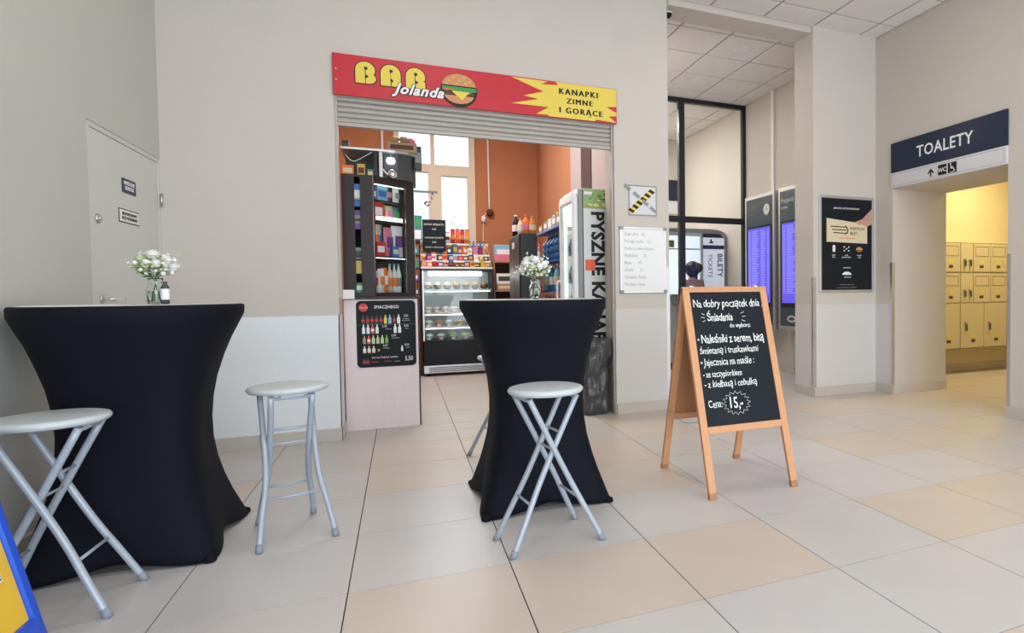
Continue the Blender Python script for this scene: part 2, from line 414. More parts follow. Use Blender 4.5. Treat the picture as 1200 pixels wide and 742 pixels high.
skirt('baseboard_left', [('y', XL, 0.5, 4.16, 1)])

# metal corner guards
def guard(x, y, z0, z1, sx, sy, label):
    b = B()
    xa, xb = sorted((x, x+0.032*sx)); ya, yb = sorted((y, y+0.032*sy))
    b.box(xa, xb, *sorted((y, y-0.003*sy)), z0, z1); b.box(*sorted((x, x-0.003*sx)), ya, yb, z0, z1)
    obj('corner_guard', b, 'alu', None, label, 'corner guard', 'metal corner guards')
guard(3.96, 5.21, 0.1, 1.26, 1, 1, 'slim metal guard on the corner of the column with the dark poster')
guard(XR, 4.96, 0.1, 1.41, 1, 1, 'metal corner guard at the far side of the toilet doorway')
guard(XR, 3.62, 0.1, 1.42, 1, -1, 'metal corner guard at the near side of the toilet doorway')
guard(2.34, YW, 0.1, 1.36, -1, 1, 'pale corner guard beside the whiteboard on the pillar')

# door on the left wall
d = struct('door_1', B().box(-1.60, -1.515, 4.245, 5.262, 0.008, 2.045, b=0.004), 'door_paint')
obj('door_frame', B().box(-1.62, XL-0.006, 4.205, 4.245, 0, 2.075).box(-1.62, XL-0.006, 5.262, 5.279, 0, 2.075).box(-1.62, XL-0.006, 4.245, 5.262, 2.047, 2.075), 'door_paint', d)
obj('backing', B().box(-1.75, -1.62, 4.205, 5.28, 0, 2.075), 'grout', d)
obj('lock', B().lathe([(0.028, 0), (0.028, 0.008), (0.022, 0.012), (0, 0.012)], (-1.515, 4.323, 1.558), 20, Matrix.Rotation(PI/2, 3, 'Y')).lathe([(0.011, 0), (0.011, 0.018), (0, 0.018)], (-1.515, 4.323, 1.558), 12, Matrix.Rotation(PI/2, 3, 'Y')), 'steel', d)
hd = obj('handle', B().tube([(-1.515, 4.337, 1.113), (-1.47, 4.337, 1.113), (-1.46, 4.36, 1.112), (-1.46, 4.475, 1.11)], 0.0095), 'chrome', d, 'bright steel lever handle')
obj('rosette', B().lathe([(0.026, 0), (0.026, 0.007), (0, 0.009)], (-1.515, 4.337, 1.113), 20, Matrix.Rotation(PI/2, 3, 'Y')), 'steel', hd)
for z in (0.35, 1.79): obj('hinge', B().cyl((-1.497, 5.262, z-0.045), (-1.497, 5.262, z+0.045), 0.008), 'steel', d)
pl = obj('door_sign', B().box(-1.516, -1.512, 4.66, 4.865, 1.755, 1.842), 'navy', None, 'navy nameplate with two white lines on the grey door', 'sign')
text('lettering', 'POMIESZCZENIE\nTECHNICZNE', 0.030, 'white', pl, (-1.5115, 4.762, 1.806), FACE_R, xs=0.72, off=0.0006, lh=1.0)
pl = obj('door_notice', B().box(-1.516, -1.5125, 4.60, 4.90, 1.572, 1.655), 'ink', None, 'white notice with black border lower on the grey door', 'sign')
obj('face', B().box(-1.5125, -1.5115, 4.606, 4.894, 1.578, 1.649), 'white', pl)
text('lettering', 'NIEUPOWAŻNIONYM\nWSTĘP WZBRONIONY', 0.027, 'ink', pl, (-1.511, 4.75, 1.618), FACE_R, xs=0.82, lh=1.0)

# bar window
w = struct('window_1', B().box(-0.05, 1.09, 9.86, 9.98, 1.9, 1.97).box(-0.05, 1.09, 9.86, 9.98, 3.88, 3.95).box(-0.05, 0.02, 9.86, 9.98, 1.97, 3.88).box(1.01, 1.09, 9.86, 9.98, 1.97, 3.88)
           .box(0.455, 0.51, 9.87, 9.97, 3.08, 3.88).box(0.02, 1.01, 9.87, 9.97, 2.96, 3.08).box(0.415, 0.565, 9.86, 9.97, 1.97, 2.96)
           .box(0.565, 0.60, 9.87, 9.97, 1.97, 2.96).box(0.98, 1.01, 9.87, 9.97, 1.97, 2.96).box(0.60, 0.98, 9.87, 9.97, 2.92, 2.96), 'frame_beige')
for a, b_, c_, e_ in ((0.02, 0.455, 3.08, 3.88), (0.51, 1.01, 3.08, 3.88), (0.02, 0.415, 1.97, 2.96), (0.60, 0.98, 1.97, 2.92)):
    obj('pane', B().box(a, b_, 9.915, 9.920, c_, e_), 'pane', w)

# ================================================================= TABLES
def cover_mesh(N=96):
    prof = [(1.090, .372, 2.0), (1.088, .392, 2.0), (1.078, .397, 2.0), (1.045, .394, 2.05), (1.0, .372, 2.15), (.93, .338, 2.3), (.85, .305, 2.6), (.75, .273, 2.9),
            (.65, .253, 3.2), (.55, .243, 3.6), (.45, .243, 4), (.35, .254, 4.4), (.25, .275, 5), (.16, .298, 6.2), (.09, .318, 8), (.04, .332, 10), (.005, .342, 12)]
    b = B(); vs = []; fs = []
    for z, a, n in prof:
        for k in range(N):
            t = 2*PI*k/N; c, s = abs(math.cos(t)), abs(math.sin(t))
            r = a/((c**n+s**n)**(1/n))
            w = abs(math.sin(2*t))**1.5          # 1 at the four corners
            h = max(0, 1-z/0.3)
            r *= 1-0.13*h*h*(1-w)
            zz = z+0.038*h**3*(1-w)
            r += 0.0025*math.sin(7*t+z*9)*max(0, 1-z)*(1-w)
            vs.append((r*math.cos(t), r*math.sin(t), zz))
    for i in range(len(prof)-1):
        for k in range(N):
            k2 = (k+1) % N; fs.append((i*N+k, (i+1)*N+k, (i+1)*N+k2, i*N+k2))
    b.add(vs, fs, True); return b
def cocktail_table(x, y, label):
    t = thing('cocktail_table', (x, y, 0), label, 'table', 'cocktail tables under black stretch covers')
    c = obj('cover', cover_mesh(), 'cloth', t, local=True)
    md = c.modifiers.new('thickness', 'SOLIDIFY'); md.thickness = 0.003
    seam = B()
    for sx, sy in ((1, 1), (1, -1), (-1, 1), (-1, -1)):
        obj('foot_pocket', B().lathe([(0.020, 0.0), (0.026, 0.006), (0.024, 0.020), (0.0, 0.034)], (sx*0.316, sy*0.316, 0), 14), 'cloth', t, local=True)
        obj('leg', B().tube([(sx*0.285, sy*0.285, 0.03), (sx*0.185, sy*0.185, 0.35), (sx*0.165, sy*0.165, 0.6), (sx*0.185, sy*0.185, 1.06)], 0.012), 'black', t, local=True)
    obj('table_top', B().lathe([(0.37, 1.066), (0.38, 1.070), (0.38, 1.0885), (0.37, 1.0915), (0, 1.0915)], n=64), 'top_panel', t, 'pale flat top panel', local=True)
    return t
cocktail_table(-1.080, 3.425, 'black-covered high round table in the corner by the grey door')
cocktail_table(0.680, 3.40, 'black-covered high round table standing in front of the bar opening')

# ================================================================= STOOLS
def stool():
    t = thing('folding_stool', (0, 0, 0), 'x', 'stool', 'folding bar stools')
    obj('seat', B().lathe([(0, .672), (.150, .672), (.160, .675), (.167, .683), (.168, .690), (.163, .698), (.150, .702), (0, .699)], n=40), 'stool_seat', t, local=True)
    obj('seat_plate', B().box(-.13, .13, -.045, .045, .662, .672), 'stool_tube', t, local=True)
    for sg, yt, yf in ((1, .106, .150), (-1, .082, .118)):
        for sy in (1, -1):
            X = lambda z: sg*(.205-(.205+.115)*z/.665)
            L = obj('leg', B().tube([(X(.012), sy*yf, .012), (X(.14), sy*(yf*.55+yt*.45), .14), (X(.26), sy*(yt*.94+yf*.06), .26), (X(.40), sy*yt*.96, .40), (X(.665), sy*yt, .665)], .0125, 12), 'stool_tube', t, local=True)
            obj('foot_cap', B().cyl((X(0)+.0, sy*yf, 0), (X(.032), sy*(yf*.94+yt*.06), .032), .0142, 14), 'rubber', L, local=True)
        obj('stretcher', B().cyl((X(.20), -yt*1.05, .20), (X(.20), yt*1.05, .20), .006, 8), 'stool_tube', t, local=True)
        obj('hinge_bar', B().cyl((X(.655), -yt-.01, .655), (X(.655), yt+.01, .655), .008, 8), 'stool_tube', t, local=True)
    z0 = .665*.205/.32
    obj('pivot_rod', B().cyl((0, -.112, z0), (0, .112, z0), .005, 8), 'stool_tube', t, local=True)
    obj('brace', B().cyl((0.036, -.076, .50), (0.036, .076, .50), .006, 8), 'stool_tube', t, local=True)
    return t
s0 = stool(); s0['label'] = 'grey folding stool standing in front of the table by the bar opening'
s0.location = (0.592, 2.735, 0); s0.rotation_euler = (0, 0, math.radians(9))
dup(s0, (-0.498, 3.352, 0), math.radians(-75), 'grey folding stool standing alone near the bare cream wall left of the counter')
dup(s0, (-1.162, 2.875, 0), math.radians(-2), 'grey folding stool beside the yellow and blue sign, before the corner table')
dup(s0, (0.63, 4.26, 0), math.radians(188), 'grey folding stool mostly hidden behind the table at the bar opening')

# ================================================================= VASES
def vase(x, y, label, fl_label, tall, seed, green, R=0.082):
    q = random.Random(seed); z0 = 1.092
    t = thing('flower_vase', (x, y, z0), label, 'vase', 'glass vases on the high tables')
    h = tall
    prof = [(0.026, 0), (0.030, 0.004), (0.032, h*.55), (0.026, h*.72), (0.022, h*.8), (0.027, h*.95), (0.028, h), (0.0255, h), (0.024, h*.94), (0.0195, h*.8), (0.0235, h*.72), (0.0295, h*.55), (0.0275, 0.007), (0.0, 0.007)]
    obj('jar', B().lathe(prof, n=28), 'glass', t, local=True)
    obj('water', B().lathe([(0.0, .0085), (0.0265, .0085), (0.0285, h*.5), (0.0, h*.5)], n=24, cap=False), 'water', t, local=True)
    bq = thing('bouquet', (x, y, z0+0.008), fl_label, 'flowers', 'bouquets on the high tables')
    for k in range(8):
        a = q.uniform(0, 2*PI); r = q.uniform(0.1, 0.75)*R
        tip = (math.cos(a)*r, math.sin(a)*r, h+q.uniform(0.02, 0.05))
        obj('stem', B().tube([(-math.cos(a)*.012, -math.sin(a)*.012, 0.004), (math.cos(a)*.004, math.sin(a)*.004, h*.85), tip], .0017, 6), 'stem', bq, local=True)
    def rose(c, r, m, sd):
        qq = random.Random(sd); p = B()
        for ring, (n, ang, rr) in enumerate(((3, 0.25, .45), (5, 0.6, .75), (6, 1.0, 1.0))):
            for k in range(n):
                a = 2*PI*k/n+ring*.6+qq.uniform(-.1, .1)
                vs = []; U, V = 4, 3
                for i in range(U+1):
                    for j in range(V+1):
                        u = (i/U-.5)*1.5*(2*PI/n)*.95; v = j/V
                        rad = r*rr*(math.sin(min(v*1.5, 1.57))*(.8+.2*v)); zz = r*(.9-ang*.45)*v*1.15-(r*.25 if ring == 2 and v > .9 else 0)
                        vs.append((c[0]+rad*math.cos(a+u), c[1]+rad*math.sin(a+u), c[2]+zz-.2*r))
                p.add(vs, [(i*(V+1)+j, (i+1)*(V+1)+j, (i+1)*(V+1)+j+1, i*(V+1)+j+1) for i in range(U) for j in range(V)], True)
        p.blob((c[0], c[1], c[2]+r*.15), r*.62, sd, .12, 2)
        return obj('rose', p, m, bq, local=True)
    pts = [(0.0, -.02, .085), (.045, -.015, .062), (-.045, -.01, .065), (.02, .04, .07), (-.03, .03, .085), (.06, .02, .035), (-.062, .015, .035), (.018, -.045, .05), (-.02, -.05, .045)]
    for k, p in enumerate(pts):
        rose((p[0]*R/.075, p[1]*R/.075, h+p[2]*1.05), 0.036 if k < 6 else 0.030, 'petal_green' if (k in green) else 'petal', seed*10+k)
    fb = B(); fg = B()
    for k in range(70):
        a = q.uniform(0, 2*PI); rr = R*q.uniform(.15, 1.02); zz = h+q.uniform(.015, .125)*(1-.35*rr/R)
        (fb if k % 5 < 3 else fg).blob((rr*math.cos(a), rr*math.sin(a), zz), q.uniform(.007, .012), k, .25, 1)
    obj('small_blossoms', fb, 'petal', bq, local=True, kind='stuff'); obj('small_buds', fg, 'petal_green', bq, local=True, kind='stuff')
    for k in range(34):
        a = q.uniform(0, 2*PI); r = q.uniform(.3, 1.1)*R; z = h+q.uniform(-.01, .05); L = q.uniform(.02, .038)
        d = Vector((math.cos(a), math.sin(a), q.uniform(-.2, .7))).normalized(); s = d.cross(Vector((0, 0, 1))).normalized(); c = Vector((math.cos(a)*r*.7, math.sin(a)*r*.7, z))
        up = Vector((0, 0, .004))
        obj('leaf', B().add([c, c+d*L*.45+s*L*.28+up, c+d*L, c+d*L*.45-s*L*.28+up, c+d*L*.45-up], [(0, 1, 4), (1, 2, 4), (2, 3, 4), (3, 0, 4)]), 'leaf' if k % 3 else 'leaf_pale', bq, local=True)
    for k in range(14):
        a = q.uniform(0, 2*PI); r = R*q.uniform(.9, 1.35); z = h+q.uniform(.02, .13)
        obj('spray', B().tube([(0, 0, h*.9), (math.cos(a)*r*.6, math.sin(a)*r*.6, h+(z-h)*.7), (math.cos(a)*r, math.sin(a)*r, z)], .0009, 5).blob((math.cos(a)*r, math.sin(a)*r, z), .006, k).blob((math.cos(a)*r*.9, math.sin(a)*r*.9, z+.006), .004, k), 'petal' if k % 2 else 'petal_green', bq, local=True)
vase(-1.000, 3.40, 'clear glass jar vase on the high table by the grey door', 'white and pale green flower bouquet on the corner table', 0.115, 3, (2, 6, 8), 0.072)
vase(0.685, 3.40, 'clear glass jar vase on the high table before the bar', 'full bouquet of white roses on the table before the bar', 0.112, 5, (5, 8), 0.082)
t = thing('small_bottle', (-0.955, 3.36, 1.0915), 'small dark bottle with a white label beside the vase on the corner table', 'bottle')
obj('body', B().lathe([(.013, 0), (.0155, .004), (.0155, .075), (.008, .088), (.008, .10), (0, .10)], n=16), 'dark_grey', t, local=True)
obj('paper_label', B().lathe([(.0158, .02), (.0158, .068)], n=16, cap=False), 'white', t, local=True)
t = thing('menu_card', (-1.22, 3.24, 1.0915), 'flat white menu card lying on the corner table', 'card')
obj('sheet', B().box(-.15, .15, -.05, .05, 0, .002), 'white', t, local=True)

# ================================================================= CHALKBOARD A-FRAME
cb = thing('chalkboard_sign', (1.79, 3.2, 0), 'wooden A-frame pavement chalkboard with breakfast menu in white chalk', 'chalkboard')
TA = math.radians(16.28)
RF = Matrix.Rotation(-TA, 4, 'X'); RF.translation = Vector((0, 2.87, 0))
RB = Matrix.Rotation(TA, 4, 'X'); RB.translation = Vector((0, 3.53, 0))
def leafbox(*a, R=RF, b=0.003): return B().bbox(*a, b, R)
for side, R, yy in (('front', RF, (-.012, .012)), ('back', RB, (-.012, .012))):
    xl, xr = 1.494, 2.064
    for k, x in enumerate((xl, xr-0.044)):
        L = obj('leg', B().bbox(x, x+.044, yy[0], yy[1], 0.0, 1.196, .003, R), 'wood', cb)
        obj('foot_tip', B().bbox(x-.0005, x+.0445, yy[0]-.0005, yy[1]+.0005, -0.002, .035, .002, R), 'wood_dark', L)
    obj('top_rail', B().bbox(xl+.044, xr-.044, yy[0], yy[1], 1.163, 1.196, .003, R), 'wood', cb)
    obj('bottom_rail', B().bbox(xl+.044, xr-.044, yy[0], yy[1], .345, .384, .003, R), 'wood', cb)
obj('writing_board', B().box(1.538, 2.020, -.006, .004, .384, 1.163, R=RF), 'slate', cb, 'black slate board')
obj('board_backing', B().box(1.538, 2.020, .0045, .007, .384, 1.163, R=RF), 'wood_dark', cb)
obj('back_board', B().box(1.538, 2.020, -.004, .004, .384, 1.163, R=RB), 'wood_dark', cb, 'plain brown hardboard')
for x in (1.56, 2.0): obj('hinge', B().cyl((x-.02, 3.2, 1.152), (x+.02, 3.2, 1.152), .007), 'steel', cb)
obj('stay_cord', B().tube([(1.50, 2.99, .40), (1.50, 3.2, .36), (1.50, 3.41, .40)], .002), 'grey', cb)
def chalk(s, size, x, sl, al='LEFT', xs=.62, shear=.12, off=.0002, wob=.03, nm='chalk_writing'):
    p = RF @ Vector((x, -.0063, sl))
    return text(nm, s, size, 'chalk', cb, p, (PI/2-TA, 0, 0), al, .0004, off, xs, shear, .97, wob)
chalk('Na dobry początek dnia :', .068, 1.550, 1.072, xs=.70)
chalk('Śniadania', .068, 1.628, .988, xs=.68, off=.0008)
chalk('do wyboru:', .040, 1.772, .945, xs=.80)
chalk('Naleśniki z serem, bitą', .070, 1.572, .858, xs=.665, off=.0008)
chalk('śmietaną i truskawkami', .058, 1.552, .795, xs=.72)
chalk('Jajecznica na maśle :', .060, 1.572, .726, xs=.70)
chalk('- ze szczypiorkiem', .052, 1.552, .660, xs=.68)
chalk('- z kiełbasą i cebulką', .056, 1.552, .601, xs=.76)
chalk('Cena:', .062, 1.560, .487, xs=.66)
chalk('15,-', .092, 1.688, .476, xs=.72, off=.0012)
def marks(segs, r=.0018):
    b = B()
    for s in segs: b.tube([RF @ Vector((x, -.0068, z)) for x, z in s], r, 5, smooth=False)
    obj('chalk_mark', b, 'chalk', cb)
marks([[(1.60, 1.035), (1.618, 1.025)], [(1.592, 1.012), (1.617, 1.008)], [(1.60, .985), (1.618, .992)], [(1.862, 1.03), (1.885, 1.04)], [(1.868, 1.01), (1.892, 1.012)], [(1.862, .99), (1.885, .98)]])
pp = []
for k in range(33):
    a = 2*PI*k/32; rr = (1.0 if k % 2 == 0 else .76)
    pp.append((1.745+.092*rr*math.cos(a), .503+.068*rr*math.sin(a)))
marks([pp], .0015)
for z in (.880, .745):
    obj('bullet', B().blob(RF @ Vector((1.556, -.0065, z)), .007, 1, .1), 'chalk', cb)

# ================================================================= YELLOW / BLUE PAVEMENT SIGN
sg = thing('pavement_sign', (-1.16, 2.13, 0), 'yellow and blue plastic pavement sign standing at the left edge', 'sign')
TL = math.radians(-12.5)
RS = Matrix.Rotation(TL, 4, 'Y'); RS.translation = Vector((-0.985, 0, 0.0))
def sgb(y0, y1, z0, z1, x0=-.02, x1=.02, b=.008): return B().bbox(x0, x1, y0, y1, z0, z1, b, RS)
yF, yN = 2.40, 1.80
obj('frame', B().bbox(-.02, .02, yF-.035, yF, .03, 1.02, .01, RS).bbox(-.02, .02, yN, yN+.035, .03, 1.02, .01, RS).bbox(-.02, .02, yN, yF, .03, .185, .01, RS).bbox(-.02, .02, yN, yF, .98, 1.03, .01, RS), 'ad_blue', sg, 'rounded blue plastic frame')
obj('foot', B().bbox(-.03, .035, yF-.10, yF+.004, 0.012, .05, .008, RS).bbox(-.03, .035, yN-.004, yN+.10, 0.012, .05, .008, RS), 'ad_blue', sg)
obj('panel', B().box(-.006, .006, yN+.035, yF-.035, .185, .98, R=RS), 'ad_yellow', sg, 'yellow printed panel')
arc = B(); A = [(yF-.10-.28*math.sin(t*PI/20)+0.0, .98-.78*math.sin(t*PI/20*1.0)*0.0-.84*(1-math.cos(t*PI/20))) for t in range(0, 11)]
arcp = [(yF-.035, .98), (yF-.035, .62)]+[(yF-.035-.22*math.sin(k*PI/16), .62-.36*(1-math.cos(k*PI/16))+0.0) for k in range(1, 9)]+[(yN+.035, .20), (yN+.035, .98)]
bb = B(); bb.prism(arcp, 'x', .0061, .0072); bb.v = [RS @ v for v in bb.v]
obj('printed_band', bb, 'ad_yellow_deep', sg)
stk = B().box(.0073, .008, yF-.118, yF-.086, .33, .372, R=RS); obj('sticker', stk, 'white', sg)
stk = B()
for k in range(4): stk.box(.0081, .0086, yF-.114, yF-.090, .336+k*.009, .340+k*.009, R=RS)
obj('printed_code', stk, 'ink', sg)
RS2 = Matrix.Rotation(-TL*0.85, 4, 'Y'); RS2.translation = Vector((-1.40, 0, 0.0))
obj('rear_leaf', B().bbox(-.015, .015, yN, yF, .02, 1.03, .01, RS2), 'ad_blue', sg)

# ================================================================= BAR SIGN
YS = YW-0.03
bs = thing('bar_sign', (0.692, YW, 2.645), 'long red signboard over the bar opening with a burger and yellow burst', 'sign')
obj('board', B().box(-.437, 1.822, YS, YW, 2.645, 2.955, b=.003), 'sign_red', bs)
def flat(poly, m, name, dy=0.0, th=.0012, parent=bs, y=YS):
    return obj(name, B().prism(poly, 'y', y-dy-th, y-dy), m, parent)
def arcpts(cx, cz, rx, rz, a0, a1, n=8): return [(cx+rx*math.cos(math.radians(a0+(a1-a0)*k/n)), cz+rz*math.sin(math.radians(a0+(a1-a0)*k/n))) for k in range(n+1)]
def letter(kind, x, z0=2.748, w=.142, h=.165):
    if kind == 'A': p = [(x, z0)]+arcpts(x+w/2, z0+h*.56, w/2, h*.44, 180, 0, 14)+[(x+w, z0)]
    elif kind == 'R': p = [(x, z0)]+arcpts(x+w/2, z0+h*.58, w/2, h*.42, 180, -20, 14)+[(x+w*.90, z0+h*.42)]+[(x+w, z0+h*.34), (x+w, z0)]
    else: p = [(x, z0)]+arcpts(x+w*.48, z0+h*.62, w*.48, h*.38, 180, -30, 14)+arcpts(x+w*.66, z0+h*.24, w*.34, h*.24, 60, -90, 8)
    return p
def grow(p, d):
    cx_ = sum(a for a, _ in p)/len(p); cz_ = sum(b for _, b in p)/len(p); out = []
    n = len(p)
    for i in range(n):
        (x0, z0), (x1, z1), (x2, z2) = p[i-1], p[i], p[(i+1) % n]
        n1 = Vector((-(z1-z0), x1-x0)).normalized(); n2 = Vector((-(z2-z1), x2-x1)).normalized(); m_ = n1+n2
        if m_.length < .3: m_ = n1
        m_.normalize(); k = d/max(.6, m_.dot(n1)); out.append((x1+m_.x*k, z1+m_.y*k))
    return out
for L_, x_ in (('B', -.282), ('A', -.107), ('R', .072)):
    p_ = letter(L_, x_)
    bs_ = obj('letter_outline', B().prism(grow(p_, .007), 'y', YS-.0022, YS-.001), 'ink', bs)
    lf = obj('letter_face', B().prism(p_, 'y', YS-.0040, YS-.0025), 'sign_yellow', bs)
    sl = [(x_+.066, 2.748), (x_+.071, 2.748), (x_+.071, 2.790), (x_+.088, 2.795), (x_+.088, 2.806), (x_+.071, 2.815), (x_+.071, 2.850), (x_+.084, 2.856), (x_+.084, 2.872), (x_+.064, 2.876), (x_+.060, 2.862), (x_+.066, 2.850)]
    if L_ == 'A': sl = [(x_+.070, 2.748), (x_+.076, 2.748), (x_+.076, 2.780), (x_+.090, 2.782), (x_+.084, 2.800), (x_+.072, 2.806), (x_+.071, 2.850), (x_+.086, 2.856), (x_+.086, 2.872), (x_+.066, 2.876), (x_+.062, 2.862), (x_+.068, 2.850)]
    obj('letter_slot', B().prism(sl, 'y', YS-.0052, YS-.0042), 'ink', bs)
text('lettering', 'Jolanda', .112, 'ink', bs, (-.012, YS-.0062, 2.700), al='LEFT', off=.0085, xs=1.0, shear=.38, space=1.10, ext=.0004)
text('lettering', 'Jolanda', .112, 'white', bs, (-.012, YS-.0075, 2.700), al='LEFT', off=.0035, xs=1.0, shear=.38, space=1.10, ext=.0004)
def ell(cx, cz, rx, rz, a0=0, a1=360, n=28, jag=0, sd=1):
    q = random.Random(sd)
    return [(cx+rx*math.cos(math.radians(a0+(a1-a0)*k/n))*(1+q.uniform(-jag, jag)), cz+rz*math.sin(math.radians(a0+(a1-a0)*k/n))*(1+q.uniform(-jag, jag))) for k in range(n+(a1-a0 < 360))]
bx, bz = .470, 2.80
flat(ell(bx, bz-.02, .142, .137), 'ink', 'burger_print', .001)
flat(ell(bx, bz, .134, .112, 8, 172), 'bun', 'burger_print', .003)
flat([(bx-.13, bz+.005), (bx+.13, bz+.005), (bx+.138, bz-.02), (bx+.10, bz-.03), (bx+.06, bz-.055), (bx+.03, bz-.03), (bx-.02, bz-.045), (bx-.06, bz-.025), (bx-.13, bz-.03)], 'green', 'burger_print', .004)
flat([(bx-.12, bz-.035), (bx+.12, bz-.035), (bx+.115, bz-.06), (bx-.115, bz-.06)], 'choc', 'burger_print', .003)
flat([(bx-.06, bz-.03), (bx+.08, bz-.03), (bx+.02, bz-.10)], 'sign_yellow', 'burger_print', .005)
flat([(bx-.125, bz-.015), (bx-.03, bz-.018), (bx-.10, bz-.032)], 'red_orange', 'burger_print', .0055)
flat(ell(bx, bz-.055, .115, .075, 188, 352), 'bun', 'burger_print', .004)
for k, (dx, dz) in enumerate(((-.08, .05), (-.04, .08), (0, .055), (.04, .085), (.08, .05), (-.02, .03), (.05, .04), (-.095, .025))):
    flat(ell(bx+dx, bz+dz, .009, .005, n=8), 'sign_yellow', 'sesame_print', .0045)
star = [(0.89, 2.946), (1.20, 2.945), (1.135, 2.915), (1.29, 2.925), (1.262, 2.951), (1.818, 2.951), (1.818, 2.797), (1.722, 2.785), (1.818, 2.743), (1.818, 2.714), (1.745, 2.703), (1.818, 2.653), (1.628, 2.664), (1.616, 2.649), (1.202, 2.650), (1.191, 2.661), (1.095, 2.659), (1.203, 2.727), (0.886, 2.727), (1.118, 2.786), (0.991, 2.802), (1.162, 2.855), (1.10, 2.874)]
flat(star, 'sign_yellow', 'burst_print', .001)
for d_ in (-.0034, 0, .0034): text('lettering', 'KANAPKI', 0.07, 'ink', bs, (1.47+d_, YS-.003-.0002*(d_ > 0), 2.853), space=1.30, xs=1.0)
for d_ in (-.0034, 0, .0034): text('lettering', 'ZIMNE', 0.066, 'ink', bs, (1.478+d_, YS-.003-.0002*(d_ > 0), 2.776), space=1.30, xs=1.0)
for d_ in (-.0034, 0, .0034): text('lettering', 'I GORĄCE', 0.07, 'ink', bs, (1.49+d_, YS-.003-.0002*(d_ > 0), 2.692), space=1.30, xs=1.0)
for z in (2.755, 2.835): obj('screw', B().cyl((-.412, YS, z), (-.412, YS-.004, z), .006), 'chrome', bs)

# shutter
sh = thing('roller_shutter', (0.68, 5.34, 2.45), 'beige metal roller shutter rolled up above the bar opening', 'shutter')
for k in range(5):
    z = 2.452+.041*k
    obj('slat', B().prism([(5.330, z+.001), (5.322, z+.010), (5.319, z+.022), (5.324, z+.034), (5.332, z+.040), (5.345, z+.040), (5.345, z+.001)], 'x', -.428, 1.794), 'shutter', sh)
obj('bottom_bar', B().box(-.428, 1.794, 5.31, 5.35, 2.425, 2.452, b=.003), 'shutter', sh)
obj('guide_rail', B().box(-.4345, -.415, 5.30, 5.36, 1.10, 2.645), 'shutter', sh); obj('guide_rail', B().box(1.78, 1.7995, 5.30, 5.36, 0.0, 2.645), 'shutter', sh)

# ================================================================= COUNTER + POSTER
ct = thing('bar_counter', (-0.147, 5.95, 0), 'pale counter unit at the left of the bar opening', 'counter')
obj('front_panel', B().box(-.43, .128, 5.60, 5.625, .0, 1.085, b=.002), 'counter_panel', ct)
obj('body', B().box(-.43, .118, 5.625, 6.35, .02, 1.085), 'wenge', ct)
obj('edge_strip', B().box(.128, .140, 5.605, 6.35, .0, 1.085), 'wenge', ct)
obj('worktop', B().box(-.432, .155, 5.585, 6.37, 1.085, 1.108, b=.003), 'wenge', ct)
bx_ = obj('socket_box', B().box(-.43, -.345, 5.52, 5.584, 1.09, 1.165, b=.004), 'white', None, 'small white box fixed at the counter end below the dark cabinet', 'socket')
mp = thing('menu_poster', (-.115, 5.597, .52), 'black drinks price poster with red disc on the counter front', 'poster')
YP = 5.597
def rrect(x0, x1, z0, z1, r, n=6):
    P = []
    for cx, cz, a in ((x1-r, z1-r, 0), (x0+r, z1-r, 90), (x0+r, z0+r, 180), (x1-r, z0+r, 270)):
        P += [(cx+r*math.cos(math.radians(a+90*k/n)), cz+r*math.sin(math.radians(a+90*k/n))) for k in range(n+1)]
    return P
obj('board', B().prism(rrect(-.340, .110, .520, 1.073, .035), 'y', YP-.003, YP+.0028), 'slate', mp)
def mflat(poly, m, nm, dy=.0032): return obj(nm, B().prism(poly, 'y', YP-dy-.0006, YP-dy), m, mp)
mflat(ell(-.286, 1.018, .034, .034), 'red', 'logo_disc')
text('lettering', 'Coca-Cola', .019, 'white', mp, (-.286, YP-.0045, 1.012), xs=.72, shear=.3)
text('lettering', 'SMACZNEGO', .036, 'white', mp, (-.112, YP-.004, 1.008), off=.0006, xs=.86)
def bshape(x, z, h, w): return [(x-w, z), (x+w, z), (x+w, z+h*.6), (x+w*.4, z+h*.8), (x+w*.4, z+h), (x-w*.4, z+h), (x-w*.4, z+h*.8), (x-w, z+h*.6)]
rows = [(.880, .074, ['choc']*5+['sign_yellow', 'light_blue', 'choc', 'cold'], -.290, .0335), (.800, .076, ['wrap', 'wrap', 'red_orange', 'wrap'], -.288, .0335), (.800, .076, ['cold', 'cold'], -.050, .034),
        (.715, .070, ['bread', 'red_orange', 'petal_green', 'petal_green', 'petal_green', 'lettuce'], -.284, .0335), (.640, .058, ['cream', 'cream', 'cream'], -.284, .034), (.545, .05, ['choc', 'choc'], -.288, .026)]
for z, h, cs, x0, dx in rows:
    for k, c in enumerate(cs):
        mflat(bshape(x0+dx*k, z, h, .0115), c, 'bottle_print')
        if c in ('choc', 'red_orange', 'cream'): mflat([(x0+dx*k-.0115, z+h*.25), (x0+dx*k+.0115, z+h*.25), (x0+dx*k+.0115, z+h*.52), (x0+dx*k-.0115, z+h*.52)], 'red' if c == 'choc' else 'white', 'label_print', .0042)
mflat(ell(-.178, .660, .010, .012), 'bread', 'bottle_print'); mflat(bshape(.000, .645, .05, .008), 'cold', 'bottle_print')
for s_, x, z in (('5,50', .035, .935), ('5,50', -.130, .850), ('4,50', .035, .850), ('6,50', -.062, .772), ('6,50', -.128, .690), ('8,50', .038, .690)):
    text('price', s_, .026, 'white', mp, (x, YP-.004, z), xs=.8)
text('price', '5,50', .052, 'white', mp, (.052, YP-.004, .565), xs=.7, off=.0006)
text('lettering', 'DO KAŻDEGO DANIA', .021, 'white', mp, (-.132, YP-.004, .592), xs=.95)
